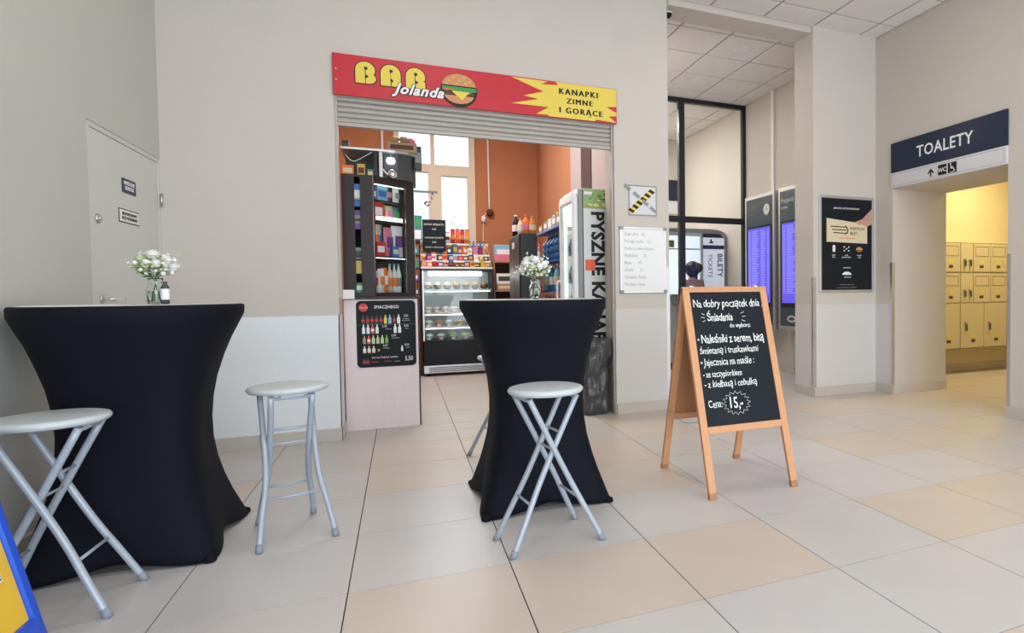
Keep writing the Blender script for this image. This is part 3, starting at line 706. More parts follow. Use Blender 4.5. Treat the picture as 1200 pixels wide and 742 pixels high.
for x, z, wd, m in ((.035, .915, .05, 'grey'), (.035, .900, .06, 'grey'), (-.10, .832, .05, 'grey'), (.04, .832, .03, 'grey'), (-.05, .755, .06, 'grey'), (-.12, .672, .05, 'grey'), (.045, .672, .03, 'grey'), (-.21, .560, .055, 'red'), (-.11, .562, .055, 'red'), (-.04, .558, .04, 'grey')):
    mflat([(x-wd/2, z), (x+wd/2, z), (x+wd/2, z+.006), (x-wd/2, z+.006)], m, 'fine_print')
mflat([(-.335, .872), (.105, .872), (.105, .8735), (-.335, .8735)], 'grey', 'rule_print')

# ================================================================= generic products
ORD = ['first', 'second', 'third', 'fourth', 'fifth', 'sixth', 'seventh', 'eighth', 'ninth', 'tenth', 'eleventh', 'twelfth', 'thirteenth']
def carton(x, y, z, w, dp, h, m, m2, label, group, cat='box', name='snack_box', rz=0):
    t = thing(name, (x, y, z), label, cat, group, rz)
    obj('box', B().bbox(-w/2, w/2, -dp/2, dp/2, 0, h, min(w, h, dp)*.05), m, t, local=True)
    obj('printed_label', B().box(-w*.38, w*.38, -dp/2-.0012, -dp/2, h*.28, h*.72), m2, t, local=True)
    return t
def pouch(x, y, z, w, dp, h, m, m2, label, group, name='snack_bag', rz=0, cat='bag'):
    t = thing(name, (x, y, z), label, cat, group, rz); b = B(); vs = []; U, V = 6, 6
    for s in (-1, 1):
        for i in range(U+1):
            for j in range(V+1):
                u, v = i/U, j/V; th = dp/2*(math.sin(PI*u)**.6)*(math.sin(PI*min(max(v, .03), .97))**.5)
                vs.append(((u-.5)*w*(1-.06*math.sin(PI*v)), s*th, v*h))
    n = (U+1)*(V+1)
    fs = [(k*n+i*(V+1)+j, k*n+(i+1)*(V+1)+j, k*n+(i+1)*(V+1)+j+1, k*n+i*(V+1)+j+1) for k in (0, 1) for i in range(U) for j in range(V)]
    b.add(vs, fs, True); obj('bag', b, m, t, local=True)
    obj('printed_label', B().box(-w*.30, w*.30, -dp/2-.0015, -dp/2+.002, h*.32, h*.68), m2, t, local=True)
    return t
def bottle(x, y, z, r, h, m, mc, ml, label, group, name='drink_bottle', cat='bottle'):
    t = thing(name, (x, y, z), label, cat, group)
    obj('bottle', B().lathe([(r*.85, 0), (r, h*.03), (r, h*.60), (r*.8, h*.72), (r*.38, h*.85), (r*.36, h*.93)], n=14), m, t, local=True)
    obj('cap', B().lathe([(r*.42, h*.92), (r*.42, h), (0, h)], n=12), mc, t, local=True)
    obj('paper_label', B().lathe([(r*1.02, h*.22), (r*1.02, h*.52)], n=14, cap=False), ml, t, local=True)
    return t
def can(x, y, z, r, h, m, mb, label, group, name='crisp_tube', cat='can'):
    t = thing(name, (x, y, z), label, cat, group)
    obj('tube', B().lathe([(r, 0), (r, h*.95)], n=16), m, t, local=True)
    obj('lid', B().lathe([(r*1.04, h*.94), (r*1.04, h), (0, h)], n=16), 'grey', t, local=True)
    obj('printed_label', B().lathe([(r*1.02, h*.3), (r*1.02, h*.6)], n=16, cap=False), mb, t, local=True)
    return t

# ================================================================= CORNER SHOWCASE ON THE COUNTER
sc_ = thing('display_cabinet', (-.15, 5.9, 1.108), 'dark brown sweets cabinet with angled glass corner on the counter', 'cabinet')
Z0, Z1 = 1.109, 2.12
A0 = Vector((-.195, 5.655, 0)); A1 = Vector((.122, 5.93, 0)); AD = (A1-A0).normalized(); AN = Vector((AD.y, -AD.x, 0))
def ang(b, s0, s1, t0, t1, z0, z1):
    """box along the angled face: s metres along it, t inwards"""
    P = []
    for z in (z0, z1):
        for t_ in (t0, t1):
            for s_ in (s0, s1):
                p = A0+AD*s_-AN*t_; P.append((p.x, p.y, z))
    return b.add(P, [(0, 2, 3, 1), (4, 5, 7, 6), (0, 1, 5, 4), (2, 6, 7, 3), (0, 4, 6, 2), (1, 3, 7, 5)])
LA = (A1-A0).length
floorplan = [(-.43, 5.655), (-.195, 5.655), (.122, 5.93), (.122, 6.32), (-.43, 6.32)]
inner = [(-.41, 5.672), (-.20, 5.672), (.105, 5.938), (.105, 6.30), (-.41, 6.30)]
obj('top_board', B().prism(floorplan, 'z', Z1-.02, Z1), 'wenge', sc_)
obj('bottom_board', B().prism(floorplan, 'z', Z0, Z0+.03), 'wenge', sc_)
obj('back_board', B().box(-.43, .122, 6.30, 6.32, Z0+.03, Z1-.02).box(-.43, -.412, 5.80, 6.30, Z0+.03, Z1-.02).box(.106, .122, 6.0, 6.30, Z0+.03, Z1-.02), 'wenge', sc_)
obj('front_post', B().box(-.43, -.335, 5.655, 5.675, Z0+.03, Z1-.02), 'wenge', sc_)
obj('front_post', B().box(-.292, -.197, 5.655, 5.675, Z0+.03, Z1-.02), 'wenge', sc_)
ob = ang(B(), LA-.085, LA, 0, .02, Z0+.03, Z1-.02); obj('corner_post', ob, 'wenge', sc_)
obj('corner_rail', ang(ang(B(), .0, LA-.085, 0, .018, Z1-.06, Z1-.02), 0, .012, 0, .018, Z0+.03, Z1-.06), 'wenge', sc_)
obj('metal_trim', B().tube([A0+Vector((0, -.003, Z0)), A0+Vector((0, -.003, Z1))], .0025, 6).tube([A1+Vector((0.002, -.003, Z0)), A1+Vector((0.002, -.003, Z1))], .0025, 6), 'alu', sc_)
for z in (1.45, 1.755, 1.925): obj('shelf', B().prism(inner, 'z', z-.012, z), 'wenge' if z < 1.9 else 'glass_tint', sc_)
obj('glass_front', ang(B(), .014, LA-.087, .006, .010, Z0+.03, Z1-.06), 'pane', sc_)
obj('shelf_light', ang(B(), .05, LA-.10, .03, .045, 1.758, 1.79), 'led_soft', sc_, 'lit strip lamp')
gS = 'sweets in the dark corner cabinet'
def along(s_, t_): p = A0+AD*s_-AN*t_; return p.x, p.y
angz = math.atan2(AD.y, AD.x)
def inc(kind, s_, t_, z, w, dp, h, m, m2, label):
    x, y = along(s_, t_)
    return (carton if kind == 'c' else pouch)(x, y, z, w, dp, h, m, m2, label, gS, rz=angz)
C_ = 'of the corner cabinet'
for kind, s_, t_, z, w_, dp_, h_, m_, m2, lb in (
    ('c', .045, .08, 1.926, .065, .05, .105, 'purple', 'white', 'purple sweets box on the top shelf'), ('c', .130, .07, 1.926, .105, .05, .125, 'light_blue', 'blue', 'light blue biscuit box on the top shelf'),
    ('p', .215, .09, 1.926, .075, .05, .13, 'choc', 'pink', 'brown sweets bag on the top shelf'), ('p', .285, .07, 1.926, .07, .05, .13, 'white', 'grey', 'white sweets bag on the top shelf'), ('p', .165, .17, 1.926, .10, .05, .15, 'teal', 'white', 'teal sweets bag at the back of the top shelf'),
    ('c', .080, .055, 1.756, .095, .04, .155, 'red', 'white', 'bright red chocolate box beside the lamp'), ('p', .165, .11, 1.756, .09, .04, .15, 'bread', 'red', 'brown nut bag behind the lamp'), ('p', .245, .11, 1.756, .08, .04, .145, 'cream', 'pink', 'cream sweets bag behind the lamp'), ('p', .310, .10, 1.756, .07, .04, .14, 'teal', 'green', 'green sweets bag behind the lamp'),
    ('p', .060, .08, 1.451, .11, .05, .27, 'cream', 'orange_s', 'cream crisp bag with orange print on the middle shelf'), ('p', .135, .13, 1.451, .10, .05, .28, 'white', 'blue', 'white and blue crisp bag on the middle shelf'), ('p', .205, .08, 1.451, .10, .05, .255, 'pink', 'purple', 'pink crisp bag on the middle shelf'), ('p', .290, .07, 1.451, .125, .05, .275, 'white', 'purple', 'big white crisp bag with purple print on the middle shelf'),
    ('c', .085, .035, 1.451, .09, .025, .12, 'red', 'white', 'small red box before the crisp bags'), ('c', .235, .035, 1.451, .07, .025, .09, 'blue', 'cream', 'small blue box before the crisp bags'),
    ('p', .045, .07, 1.140, .07, .05, .19, 'cream', 'red', 'cream bag on the bottom shelf'), ('p', .105, .06, 1.140, .065, .05, .205, 'white', 'orange_s', 'white bag with orange print on the bottom shelf'), ('p', .155, .08, 1.140, .065, .05, .215, 'orange_s', 'white', 'orange bag on the bottom shelf')):
    inc(kind, s_, t_, z, w_, dp_, h_, m_, m2, lb+' '+C_)
for s_, m_, l_ in ((.205, 'cream', 'cream'), (.252, 'wrap', 'pale'), (.298, 'cold', 'silver')):
    x, y = along(s_, .07); bottle(x, y, 1.140, .022, .25, m_, 'light_blue', 'orange_s' if s_ < .26 else 'grey', l_+' bottle with a blue cap, bottom shelf of the corner cabinet', gS)
obj('shelf_light', ang(ang(B(), .02, LA-.09, .022, .032, 1.432, 1.438), .02, LA-.09, .022, .032, Z1-.068, Z1-.062), 'led_soft', sc_, 'thin added glow strips')  # strips added to brighten the inside of the cabinet
for z, h, m_, m2, lb in ((1.86, .19, 'blue', 'white', 'blue packet behind the narrow gap of the dark cabinet, top'), (1.67, .16, 'purple', 'grey', 'purple packet behind the narrow gap of the dark cabinet'), (1.42, .10, 'grey', 'dark_grey', 'grey packet behind the narrow gap of the dark cabinet'), (1.30, .11, 'gold', 'gold', 'golden packet behind the narrow gap of the dark cabinet'), (1.14, .085, 'green', 'white', 'green packet behind the narrow gap of the dark cabinet, bottom')):
    carton(-.313, 5.72, z, .10, .05, h, m_, m2, lb, gS)

# ---- shelf above the cabinet with things on it
us = thing('upper_shelf', (-.14, 5.95, 2.12), 'grey shelf with rounded end above the dark sweets cabinet', 'shelf')
plan = [(-.43, 5.70), (-.15, 5.70), (-.02, 5.715), (.08, 5.76), (.15, 5.83), (.175, 5.93), (.175, 6.25), (-.43, 6.25)]
obj('shelf_board', B().prism(plan, 'z', 2.335, 2.352), 'alu', us)
obj('post', B().box(-.145, -.118, 5.74, 5.765, 2.121, 2.335), 'white', us, 'white post'); obj('post', B().box(-.185, -.16, 5.74, 5.765, 2.121, 2.335), 'black', us)
obj('back_panel', B().box(-.43, .15, 6.2, 6.22, 2.121, 2.335), 'dark_grey', us)
obj('side_panel', B().prism([(-.11, 5.79), (.0, 5.80), (.10, 5.85), (.14, 5.93), (.14, 5.95), (.09, 5.87), (.0, 5.82), (-.11, 5.81)], 'z', 2.121, 2.334), 'dark_grey', us, 'curved dark panel')
kt = thing('kettle', (-.045, 5.765, 2.121), 'shiny round metal pot in the gap under the upper shelf', 'pot')
obj('body', B().lathe([(.028, 0), (.038, .012), (.042, .04), (.034, .066), (.018, .078), (0, .082)], n=20), 'chrome', kt, local=True)
obj('lid_knob', B().blob((0, 0, .088), .008, 1, 0), 'black', kt, local=True)
obj('spout', B().tube([(-.036, -.01, .03), (-.055, -.015, .05), (-.075, -.02, .075)], .006), 'white', kt, local=True)
ob = thing('spot_lamp', (-.055, 5.775, 2.262), 'small white lamp glowing under the upper shelf', 'lamp')
obj('lamp_glass', B().lathe([(.0, -.02), (.028, -.012), (.036, .01), (.03, .035), (0, .04)], n=18), 'led_soft', ob, local=True); obj('bracket', B().box(-.004, .004, -.004, .02, .038, .072), 'grey', ob, local=True)
carton(.035, 5.86, 2.353, .24, .2, .085, 'carton', 'choc', 'open brown cardboard box on the upper shelf', None, name='cardboard_box')
for k, (x, y, z, r, m_) in enumerate(((-.02, 5.83, 2.467, .04, 'bread'), (.05, 5.82, 2.465, .038, 'carton'), (.11, 5.85, 2.462, .036, 'pink'))):
    t = thing('paper_bag', (x, y, 2.439), ('crumpled brown bag lying in the cardboard box', 'crumpled tan bag lying in the cardboard box', 'crumpled pinkish bag lying in the cardboard box')[k], 'bag')
    obj('bag', B().blob((0, 0, r*.8), r, k+3, .2, 2, (1, 1, .8)), m_, t, local=True)
carton(.165, 5.93, 2.24, .06, .1, .20, 'dark_grey', 'grey', 'dark box hanging at the rounded end of the upper shelf', None)
carton(-.40, 5.82, 2.353, .05, .05, .07, 'black', 'dark_grey', 'small black box at the wall end of the upper shelf', None)
carton(-.385, 5.80, 2.121, .09, .10, .09, 'orange_s', 'cream', 'orange packet at the wall end under the upper shelf', None)
carton(-.285, 5.80, 2.121, .06, .06, .11, 'gold', 'choc', 'narrow golden packet standing under the upper shelf', None)
carton(-.215, 5.79, 2.121, .05, .04, .07, 'green', 'cream', 'small green packet under the upper shelf beside the post', None)
obj('cable', B().tube([(-.40, 5.76, 2.30), (-.34, 5.73, 2.24), (-.24, 5.74, 2.30), (-.20, 5.75, 2.33)], .003), 'white', None, 'white cable looping under the upper shelf', 'cable')

# ---- pipes, hanging cord, spotlight, chalk menu at the back of the bar
obj('wall_pipe', B().cyl((-.205, 9.88, 2.0), (-.205, 9.88, 4.09), .018), 'white', None, 'white pipe on the orange wall beside the bar window', 'pipe')
t = thing('pull_cord', (1.30, 9.84, 1.9), 'white cord on the orange wall with a dark ball and white switch', 'cord')
obj('cord', B().tube([(1.292, 9.88, 4.09), (1.295, 9.88, 3.2), (1.300, 9.87, 2.42)], .014, 8), 'white', t)
obj('ball', B().blob((1.305, 9.85, 2.385), .058, 1, .02, 3), 'choc', t, 'dark brown ball')
obj('switch', B().lathe([(.02, 0), (.035, .01), (.035, .08), (.02, .10), (0, .10)], (1.205, 9.85, 2.235), 14), 'white', t)
obj('switch_cable', B().tube([(1.28, 9.86, 2.43), (1.24, 9.87, 2.36), (1.21, 9.86, 2.33)], .008, 6).tube([(1.205, 9.86, 2.24), (1.20, 9.87, 2.1), (1.197, 9.87, 1.92)], .008, 6), 'white', t)
t = thing('spotlight', (.22, 5.96, 1.97), 'small silver spotlight on a grey arm beside the dark sweets cabinet', 'lamp')
obj('arm', B().box(.124, .325, 5.95, 5.975, 2.045, 2.062), 'grey', t)
obj('lamp_head', B().lathe([(.0, 0), (.018, .005), (.026, .05), (.024, .055), (0, .05)], (.262, 5.962, 1.975), 16, Matrix.Rotation(-2.4, 3, 'Y')), 'chrome', t)
obj('joint', B().cyl((.275, 5.962, 1.985), (.285, 5.962, 2.046), .006), 'steel', t)

# ================================================================= REFRIGERATED DISPLAY CASE
dc = thing('display_case', (.735, 9.1, 0), 'lit glass refrigerated display case with black base at the back of the bar', 'display case')
obj('base_panel', B().box(.27, 1.20, 8.82, 9.42, .155, .487, b=.004), 'black_gloss', dc)
gr = obj('grille', B().box(.265, 1.205, 8.80, 9.42, .045, .15, b=.004), 'alu', dc)
for k in range(4): obj('slot', B().box(.33, 1.16, 8.797, 8.801, .060+k*.019, .070+k*.019), 'dark_grey', gr)
for x in (.33, 1.14): obj('foot', B().cyl((x, 8.88, 0), (x, 8.88, .046), .022), 'black', dc); obj('foot', B().cyl((x, 9.36, 0), (x, 9.36, .046), .022), 'black', dc)
obj('side_frame', B().box(.265, .285, 8.80, 9.42, .487, 1.44), 'alu', dc); obj('side_frame', B().box(1.175, 1.205, 8.80, 8.84, .487, 1.44).box(1.195, 1.205, 8.84, 9.42, .487, 1.44), 'black', dc)
obj('top', B().box(.265, 1.205, 8.80, 9.42, 1.44, 1.462, b=.003), 'black', dc)
obj('back_panel', B().box(.285, 1.195, 9.39, 9.42, .487, 1.44), 'cold', dc)
obj('glass_front', B().box(.286, 1.174, 8.806, 8.811, .488, 1.439), 'pane', dc)
obj('lamp_tube', B().box(.345, 1.045, 8.84, 8.88, 1.372, 1.428, b=.008), 'led', dc, 'glowing lamp tube')
for z in (1.185, .865, .675): obj('shelf', B().box(.287, 1.193, 8.86+(0 if z < 1 else .03), 9.385, z-.014, z, b=.002), 'white', dc)
for z in (1.15, .83, .64): obj('added_glow_strip', B().box(.30, 1.16, 8.90, 8.915, z, z+.012), 'led_soft', dc)  # glowing strips added under the shelves to brighten the food
gC = 'food in the refrigerated display case'
for k in range(7):
    x = .345+k*.125
    t = thing('food_bowl', (x, 9.02, 1.186), ('pale' if k < 3 else 'dark')+' filled bowl on the top shelf of the display case, %s from the left' % ORD[k], 'bowl', 'bowls on the top shelf of the display case')
    obj('bowl', B().lathe([(.03, 0), (.052, .035), (.056, .06), (.052, .06), (0, .05)], n=18), 'glass_tint', t, local=True)
    obj('filling', B().lathe([(.0, .02), (.05, .05), (.045, .085), (.02, .105), (0, .108)], n=14, cap=False), 'cream' if k < 3 else 'bread', t, local=True)
for z, n, cols, nm in ((.866, 8, ['wrap', 'wrap', 'white', 'white', 'wrap', 'white', 'white', 'wrap'], 'second'), (.676, 7, ['wrap', 'bread', 'wrap', 'bread', 'carton', 'bread', 'wrap'], 'third'), (.49, 6, ['wrap', 'white', 'lettuce', 'petal_green', 'lettuce', 'white'], 'bottom')):
    for k in range(n):
        x = .34+k*(.80/(n-1)); q = random.Random(k*7+int(z*100))
        t = thing('wrapped_sandwich', (x, 8.98+q.uniform(-.02, .02), z), 'wrapped food portion on the %s shelf of the display case, %s from the left' % (nm, ORD[k]), 'food', 'wrapped food on the %s shelf of the case' % nm)
        obj('bread_roll', B().blob((0, 0, .045), .055, k, .1, 2, (1, 1.1, .8)), cols[k], t, local=True)
        obj('filling', B().blob((0, -.02, .048), .052, k+5, .2, 2, (1.05, .8, .25)), ('lettuce', 'pink', 'cream')[k % 3], t, local=True)
        obj('paper_label', B().box(-.022, .022, -.075, -.07, .004, .028), 'white', t, local=True)

# sweets rack on top of the case
sr = thing('sweets_rack', (.7, 9.2, 1.463), 'three-tier counter rack loaded with sweets on top of the display case', 'rack')
tiers = [(1.49, 8.84, 8.98), (1.585, 8.99, 9.12), (1.68, 9.13, 9.26), (1.845, 9.27, 9.40)]
for z, a, c in tiers: obj('shelf', B().box(.255, 1.19, a, c, z-.008, z), 'alu', sr); obj('price_strip', B().box(.255, 1.19, a-.006, a, z-.022, z+.002), 'cold', sr)
for x in (.26, 1.175): obj('side_panel', B().prism([(8.84, 1.463), (9.40, 1.463), (9.40, 1.84), (9.27, 1.84), (9.13, 1.655), (8.99, 1.58), (8.84, 1.485)], 'x', x, x+.008), 'alu', sr)
pal = ['red', 'blue', 'orange_s', 'purple', 'white', 'choc', 'pink', 'gold', 'light_blue', 'dark_grey', 'cream', 'teal']
for ti, ((z, a, c), h0, nm) in enumerate(zip(tiers[:3], (.085, .088, .14), ('front', 'middle', 'rear'))):
    n = 13
    for k in range(n):
        q = random.Random(ti*50+k); x = .295+k*.0700; m_ = q.choice(pal); rz_ = q.uniform(-.35, .35); m2 = q.choice(['white', 'cream', 'red', 'gold', 'pink'])
        nmz = {'red': 'red', 'blue': 'blue', 'orange_s': 'orange', 'purple': 'purple', 'white': 'white', 'choc': 'brown', 'pink': 'pink', 'gold': 'golden', 'light_blue': 'light blue', 'dark_grey': 'grey', 'cream': 'cream', 'teal': 'teal'}[m_]
        f = carton if q.random() < .6 else pouch
        f(x, (a+c)/2, z+.001, .062, .06, h0*q.uniform(.6, 1.1), m_, m2, '%s packet on the %s tier over the display case, %s from the left' % (nmz, nm, ORD[k]), '%s sweets on the %s tier of the rack' % (nmz, nm), rz=rz_)
for k, (m_, nm) in enumerate((('red', 'red'), ('red_orange', 'red'), ('red', 'red'), ('orange_s', 'orange'))):
    can(.705+k*.066, 9.33, 1.846, .030, .215, m_, 'orange_s' if m_ != 'orange_s' else 'gold', '%s crisp tube on the top tier, %s from the white tin' % (nm, ORD[k]), nm+' crisp tubes over the display case')
can(.625, 9.33, 1.846, .036, .17, 'white', 'choc', 'white and brown tin beside the red crisp tubes', None, name='coffee_tin')
for k in range(5): bottle(.93+k*.048, 9.20, 1.681, .020, .20, 'blue' if k % 2 else 'grey', 'brown_paint', 'light_blue', 'slim bottle with a dark cap on the sweets rack, %s from the left' % ORD[k], 'slim bottles on the sweets rack')
mb = thing('menu_board', (.445, 8.985, 1.69), 'dark menu board with white writing above the sweets rack', 'board')
obj('board', B().bbox(.293, .598, 9.135, 9.147, 1.72, 2.165, .003), 'slate', mb)
for z, s_, sz in ((2.085, 'KAWA HERBATA', .038), (2.02, '5,00', .034), (1.90, 'KANAPKI ŚWIEŻE', .034), (1.84, '8,00', .034), (1.77, 'GORĄCA CZEKOLADA', .026)):
    text('chalk_writing', s_, sz, 'chalk', mb, (.445, 9.1345, z), xs=.9)
obj('stand', B().box(.34, .36, 9.14, 9.16, 1.661, 1.73).box(.53, .55, 9.14, 9.16, 1.661, 1.73), 'black', mb)
gp = thing('green_poster', (.235, 9.0, 1.86), 'green and white leaflet beside the dark menu board', 'leaflet')
obj('sheet', B().box(.175, .285, 9.0, 9.004, 1.86, 2.20), 'teal', gp); obj('printed_panel', B().box(.19, .27, 8.998, 9.0, 1.88, 2.0), 'white', gp); obj('printed_panel', B().box(.20, .26, 8.998, 9.0, 2.06, 2.15), 'green', gp)
# narrow rack between the case and the cabinet
nr = thing('narrow_rack', (.17, 9.05, 0), 'narrow dark rack left of the lit display case', 'rack')
obj('side_panel', B().box(.075, .085, 8.95, 9.25, 0, 1.86), 'black', nr); obj('side_panel', B().box(.246, .256, 8.95, 9.25, 0, 1.86), 'black', nr)
for z in (.05, .35, .62, .86, 1.10, 1.30, 1.48, 1.66, 1.86): obj('shelf', B().box(.085, .246, 8.95, 9.25, z-.012, z), 'black', nr)
for k, z in enumerate((.62, .86, 1.10, 1.30, 1.48, 1.66)):
    carton(.165, 9.0, z+.001, .13, .08, .11, ('grey', 'blue', 'dark_grey', 'purple', 'teal', 'teal')[k], ('white', 'cream', 'white', 'white', 'green', 'light_blue')[k], '%s packet on the narrow dark rack, %s' % (('grey', 'blue', 'charcoal', 'purple', 'teal', 'teal')[k], ('lowest', 'second shelf up', 'waist height', 'above the charcoal one', 'above the purple one', 'topmost')[k]), None)

# brown shelf unit
bu = thing('shelf_unit', (1.36, 9.05, 0), 'brown wooden shelf unit right of the display case', 'shelf unit')
for x in (1.215, 1.49): obj('side_panel', B().box(x, x+.016, 8.90, 9.25, 0, 1.58), 'beech', bu)
for z in (.04, .40, .75, 1.165, 1.58): obj('shelf', B().box(1.216, 1.505, 8.895, 9.25, z-.018, z), 'beech', bu)
obj('back_panel', B().box(1.231, 1.49, 9.24, 9.25, .04, 1.56), 'choc', bu)
t = carton(1.36, 9.0, 1.581, .25, .16, .235, 'light_blue', 'white', 'light blue and white carton standing on the brown shelf unit', None)
obj('printed_label', B().box(-.13, .13, -.083, -.080, .0, .10), 'pink', t, local=True)
t = carton(1.365, 8.99, 1.256, .22, .14, .15, 'white', 'dark_grey', 'white box in the upper compartment of the brown unit', None)
carton(1.365, 8.99, 1.166, .22, .14, .088, 'carton', 'cream', 'flat carton under the white box in the brown unit', None)
for k in range(5): bottle(1.26+k*.050, 8.98, .751, .024, .32, 'amber', 'choc', 'red_orange', 'amber juice bottle in the middle of the brown unit, %s from the left' % ORD[k], 'amber bottles in the brown shelf unit')

# ================================================================= DARK FRIDGE, SHELF RACK
df = thing('dark_fridge', (1.32, 7.3, 0), 'tall dark brown fridge against the orange corner of the bar', 'fridge')
obj('body', B().bbox(1.237, 1.42, 6.90, 7.56, .03, 1.795, .006), 'wenge', df)
obj('side_panel', B().box(1.24, 1.415, 6.895, 6.90, .04, 1.785), 'black', df)
for a, c in ((6.905, 7.225), (7.235, 7.555)):
    dd = obj('door', B().bbox(1.220, 1.235, a, c, .10, 1.785, .004), 'wenge', df)
    obj('handle', B().box(1.207, 1.220, (a if a > 7.2 else c-.05), (a+.05 if a > 7.2 else c), 1.64, 1.71), 'white', dd, 'small white handle')
for x, y in ((1.26, 6.95), (1.39, 6.95), (1.26, 7.5), (1.39, 7.5)): obj('foot', B().cyl((x, y, 0), (x, y, .03), .02), 'black', df)
bottle(1.262, 7.32, 1.796, .042, .25, 'black', 'white', 'white', 'tall dark bottle with a white label on the dark fridge', 'bottles on the dark fridge')
bottle(1.285, 7.14, 1.796, .034, .19, 'cream', 'orange_s', 'white', 'small pale bottle with an orange cap on the dark fridge', 'bottles on the dark fridge')
bottle(1.325, 7.02, 1.796, .040, .22, 'orange_s', 'red_orange', 'pink', 'orange bottle with pink label on the dark fridge', 'bottles on the dark fridge')
bottle(1.385, 6.96, 1.796, .036, .20, 'amber', 'orange_s', 'cream', 'amber bottle with cream label on the dark fridge', 'bottles on the dark fridge')

rk = thing('wall_rack', (1.8, 6.9, 0), 'blue shelf rack with boxes on top beside the tall drinks fridge', 'rack')
for z in (1.850, 1.490, 1.150, .80, .42): obj('shelf', B().box(1.552, 2.045, 6.36, 7.62, z-.02, z), 'blue', rk)
for x, y in ((1.552, 6.36), (1.552, 7.60), (2.02, 6.36), (2.02, 7.60)): obj('post', B().box(x, x+.018, y, y+.018, 0, 1.83), 'dark_grey', rk)
for k, (y, h, w_, m_, nm) in enumerate(((6.47, .125, .19, 'carton', 'brown carton nearest the tall fridge on top of the blue rack'), (6.68, .13, .19, 'grey', 'grey carton on top of the blue rack'), (6.89, .115, .19, 'cream', 'cream carton on top of the blue rack'), (7.11, .105, .19, 'carton', 'brown carton at the middle of the blue rack top'), (7.38, .085, .16, 'bread', 'small tan carton near the dark fridge on top of the blue rack'))):
    carton(1.655, y, 1.851, w_, .18, h, m_, 'white', nm, None, rz=-PI/2)
for k in range(3): bottle(1.62, 6.50+k*.19, 1.852+(.126, .131, .116)[k], .022, .05, 'gold', 'dark_grey', 'cream', ('small golden jar on the brown carton nearest the tall fridge', 'small golden jar on the grey carton of the blue rack', 'small golden jar on the cream carton of the blue rack')[k], None, name='spread_jar', cat='jar')
for k in range(5):
    t = thing('water_bottle', (1.66, 6.48+k*.20, 1.491), 'large blue water bottle on the blue rack, %s from the tall fridge' % ORD[k], 'bottle', 'large water bottles on the rack')
    obj('bottle', B().lathe([(.075, 0), (.088, .02), (.088, .07), (.080, .08), (.088, .09), (.088, .15), (.080, .16), (.088, .17), (.085, .21), (.03, .27), (.025, .30)], n=20), 'blue_glass', t, local=True)
    obj('cap', B().lathe([(.028, .29), (.028, .32), (0, .32)], n=14), 'light_blue', t, local=True)
for k in range(8): bottle(1.605+(k % 2)*.075, 6.44+k*.128, 1.151, .042, .30, ('teal', 'green', 'light_blue', 'blue')[k % 4], 'white', ('white', 'lettuce', 'cream', 'light_blue')[k % 4], ('teal', 'green', 'pale blue', 'dark blue')[k % 4]+' drink bottle on the middle rack level, %s from the tall fridge' % ORD[k], ('teal', 'green', 'pale blue', 'dark blue')[k % 4]+' bottles on the rack')
for k in range(6): bottle(1.62, 6.46+k*.18, .801, .045, .30, ('blue', 'orange_s')[k % 2], 'white', 'white', ('blue', 'orange')[k % 2]+' drink bottle low on the blue rack, %s from the tall fridge' % ORD[k], ('blue', 'orange')[k % 2]+' bottles low on the rack')
for k in range(2): bottle(1.580, 7.53, (1.151, 1.491)[k], .024, .27, 'pink', 'red', 'white', ('pink bottle on the middle level at the end of the rack', 'pink bottle on the upper level at the end of the rack')[k], None)

# ================================================================= TALL DRINKS FRIDGE
FACE_DOWN = Matrix(((0, 1, 0), (0, 0, -1), (-1, 0, 0))).to_euler()
kf = thing('drinks_fridge', (1.77, 6.0, 0), 'tall glass-door fridge with large black lettering down its pale side', 'fridge')
yA, yB = 5.66, 6.22
obj('body', B().box(1.56, 2.04, yA, yA+.03, .04, 2.12).box(1.56, 2.04, yB-.03, yB, .04, 2.12).box(2.01, 2.04, yA+.03, yB-.03, .04, 2.12).box(1.56, 2.01, yA+.03, yB-.03, .04, .30).box(1.56, 2.01, yA+.03, yB-.03, 2.02, 2.12), 'fridge_side', kf)
obj('side_frame', B().bbox(1.562, 1.600, yA-.014, yA, .04, 2.11, .004), 'grey', kf, 'grey edge profile')
obj('side_edge', B().box(1.600, 1.612, yA-.006, yA, .04, 2.11), 'dark_grey', kf)
obj('side_panel', B().box(1.612, 2.035, yA-.005, yA, .08, 1.93), 'fridge_side', kf)
hp = obj('header_print', B().box(1.612, 2.035, yA-.006, yA, 1.93, 2.115), 'leaf_pale', kf, 'printed picture band')
q = random.Random(4)
for k in range(16):
    cx_, cz_, r_ = q.uniform(1.63, 1.86), q.uniform(1.95, 2.09), q.uniform(.014, .03)
    obj('leaf_print', B().prism(ell(cx_, cz_, r_, r_*.6, n=8, jag=.2, sd=k), 'y', yA-.0072-k*.0001, yA-.0062), ('lemon', 'leaf', 'lemon', 'green')[k % 4], hp)
obj('white_print', B().box(1.62, 1.70, yA-.0095, yA-.0085, 2.062, 2.09), 'white', hp)
text('lettering', 'PYSZNE KANAPKI', .176, 'ink', kf, (1.695, yA-.0055, 1.905), FACE_DOWN, 'LEFT', off=.0075, xs=.96, space=1.06)
obj('orange_note', B().box(1.625, 1.722, yA-.0092, yA-.008, 1.335, 1.44), 'red_orange', kf, 'orange square note')
obj('door_frame', B().box(1.512, 1.556, yA-.008, yA+.06, .28, 2.05, b=.014).box(1.512, 1.556, yB-.05, yB, .28, 2.05, b=.014).box(1.512, 1.556, yA+.03, yB-.03, .28, .34, b=.01).box(1.512, 1.556, yA+.02, yB-.02, 1.99, 2.085, b=.02), 'white', kf)
obj('door_glass', B().box(1.530, 1.535, yA+.058, yB-.048, .34, 1.99), 'pane', kf)
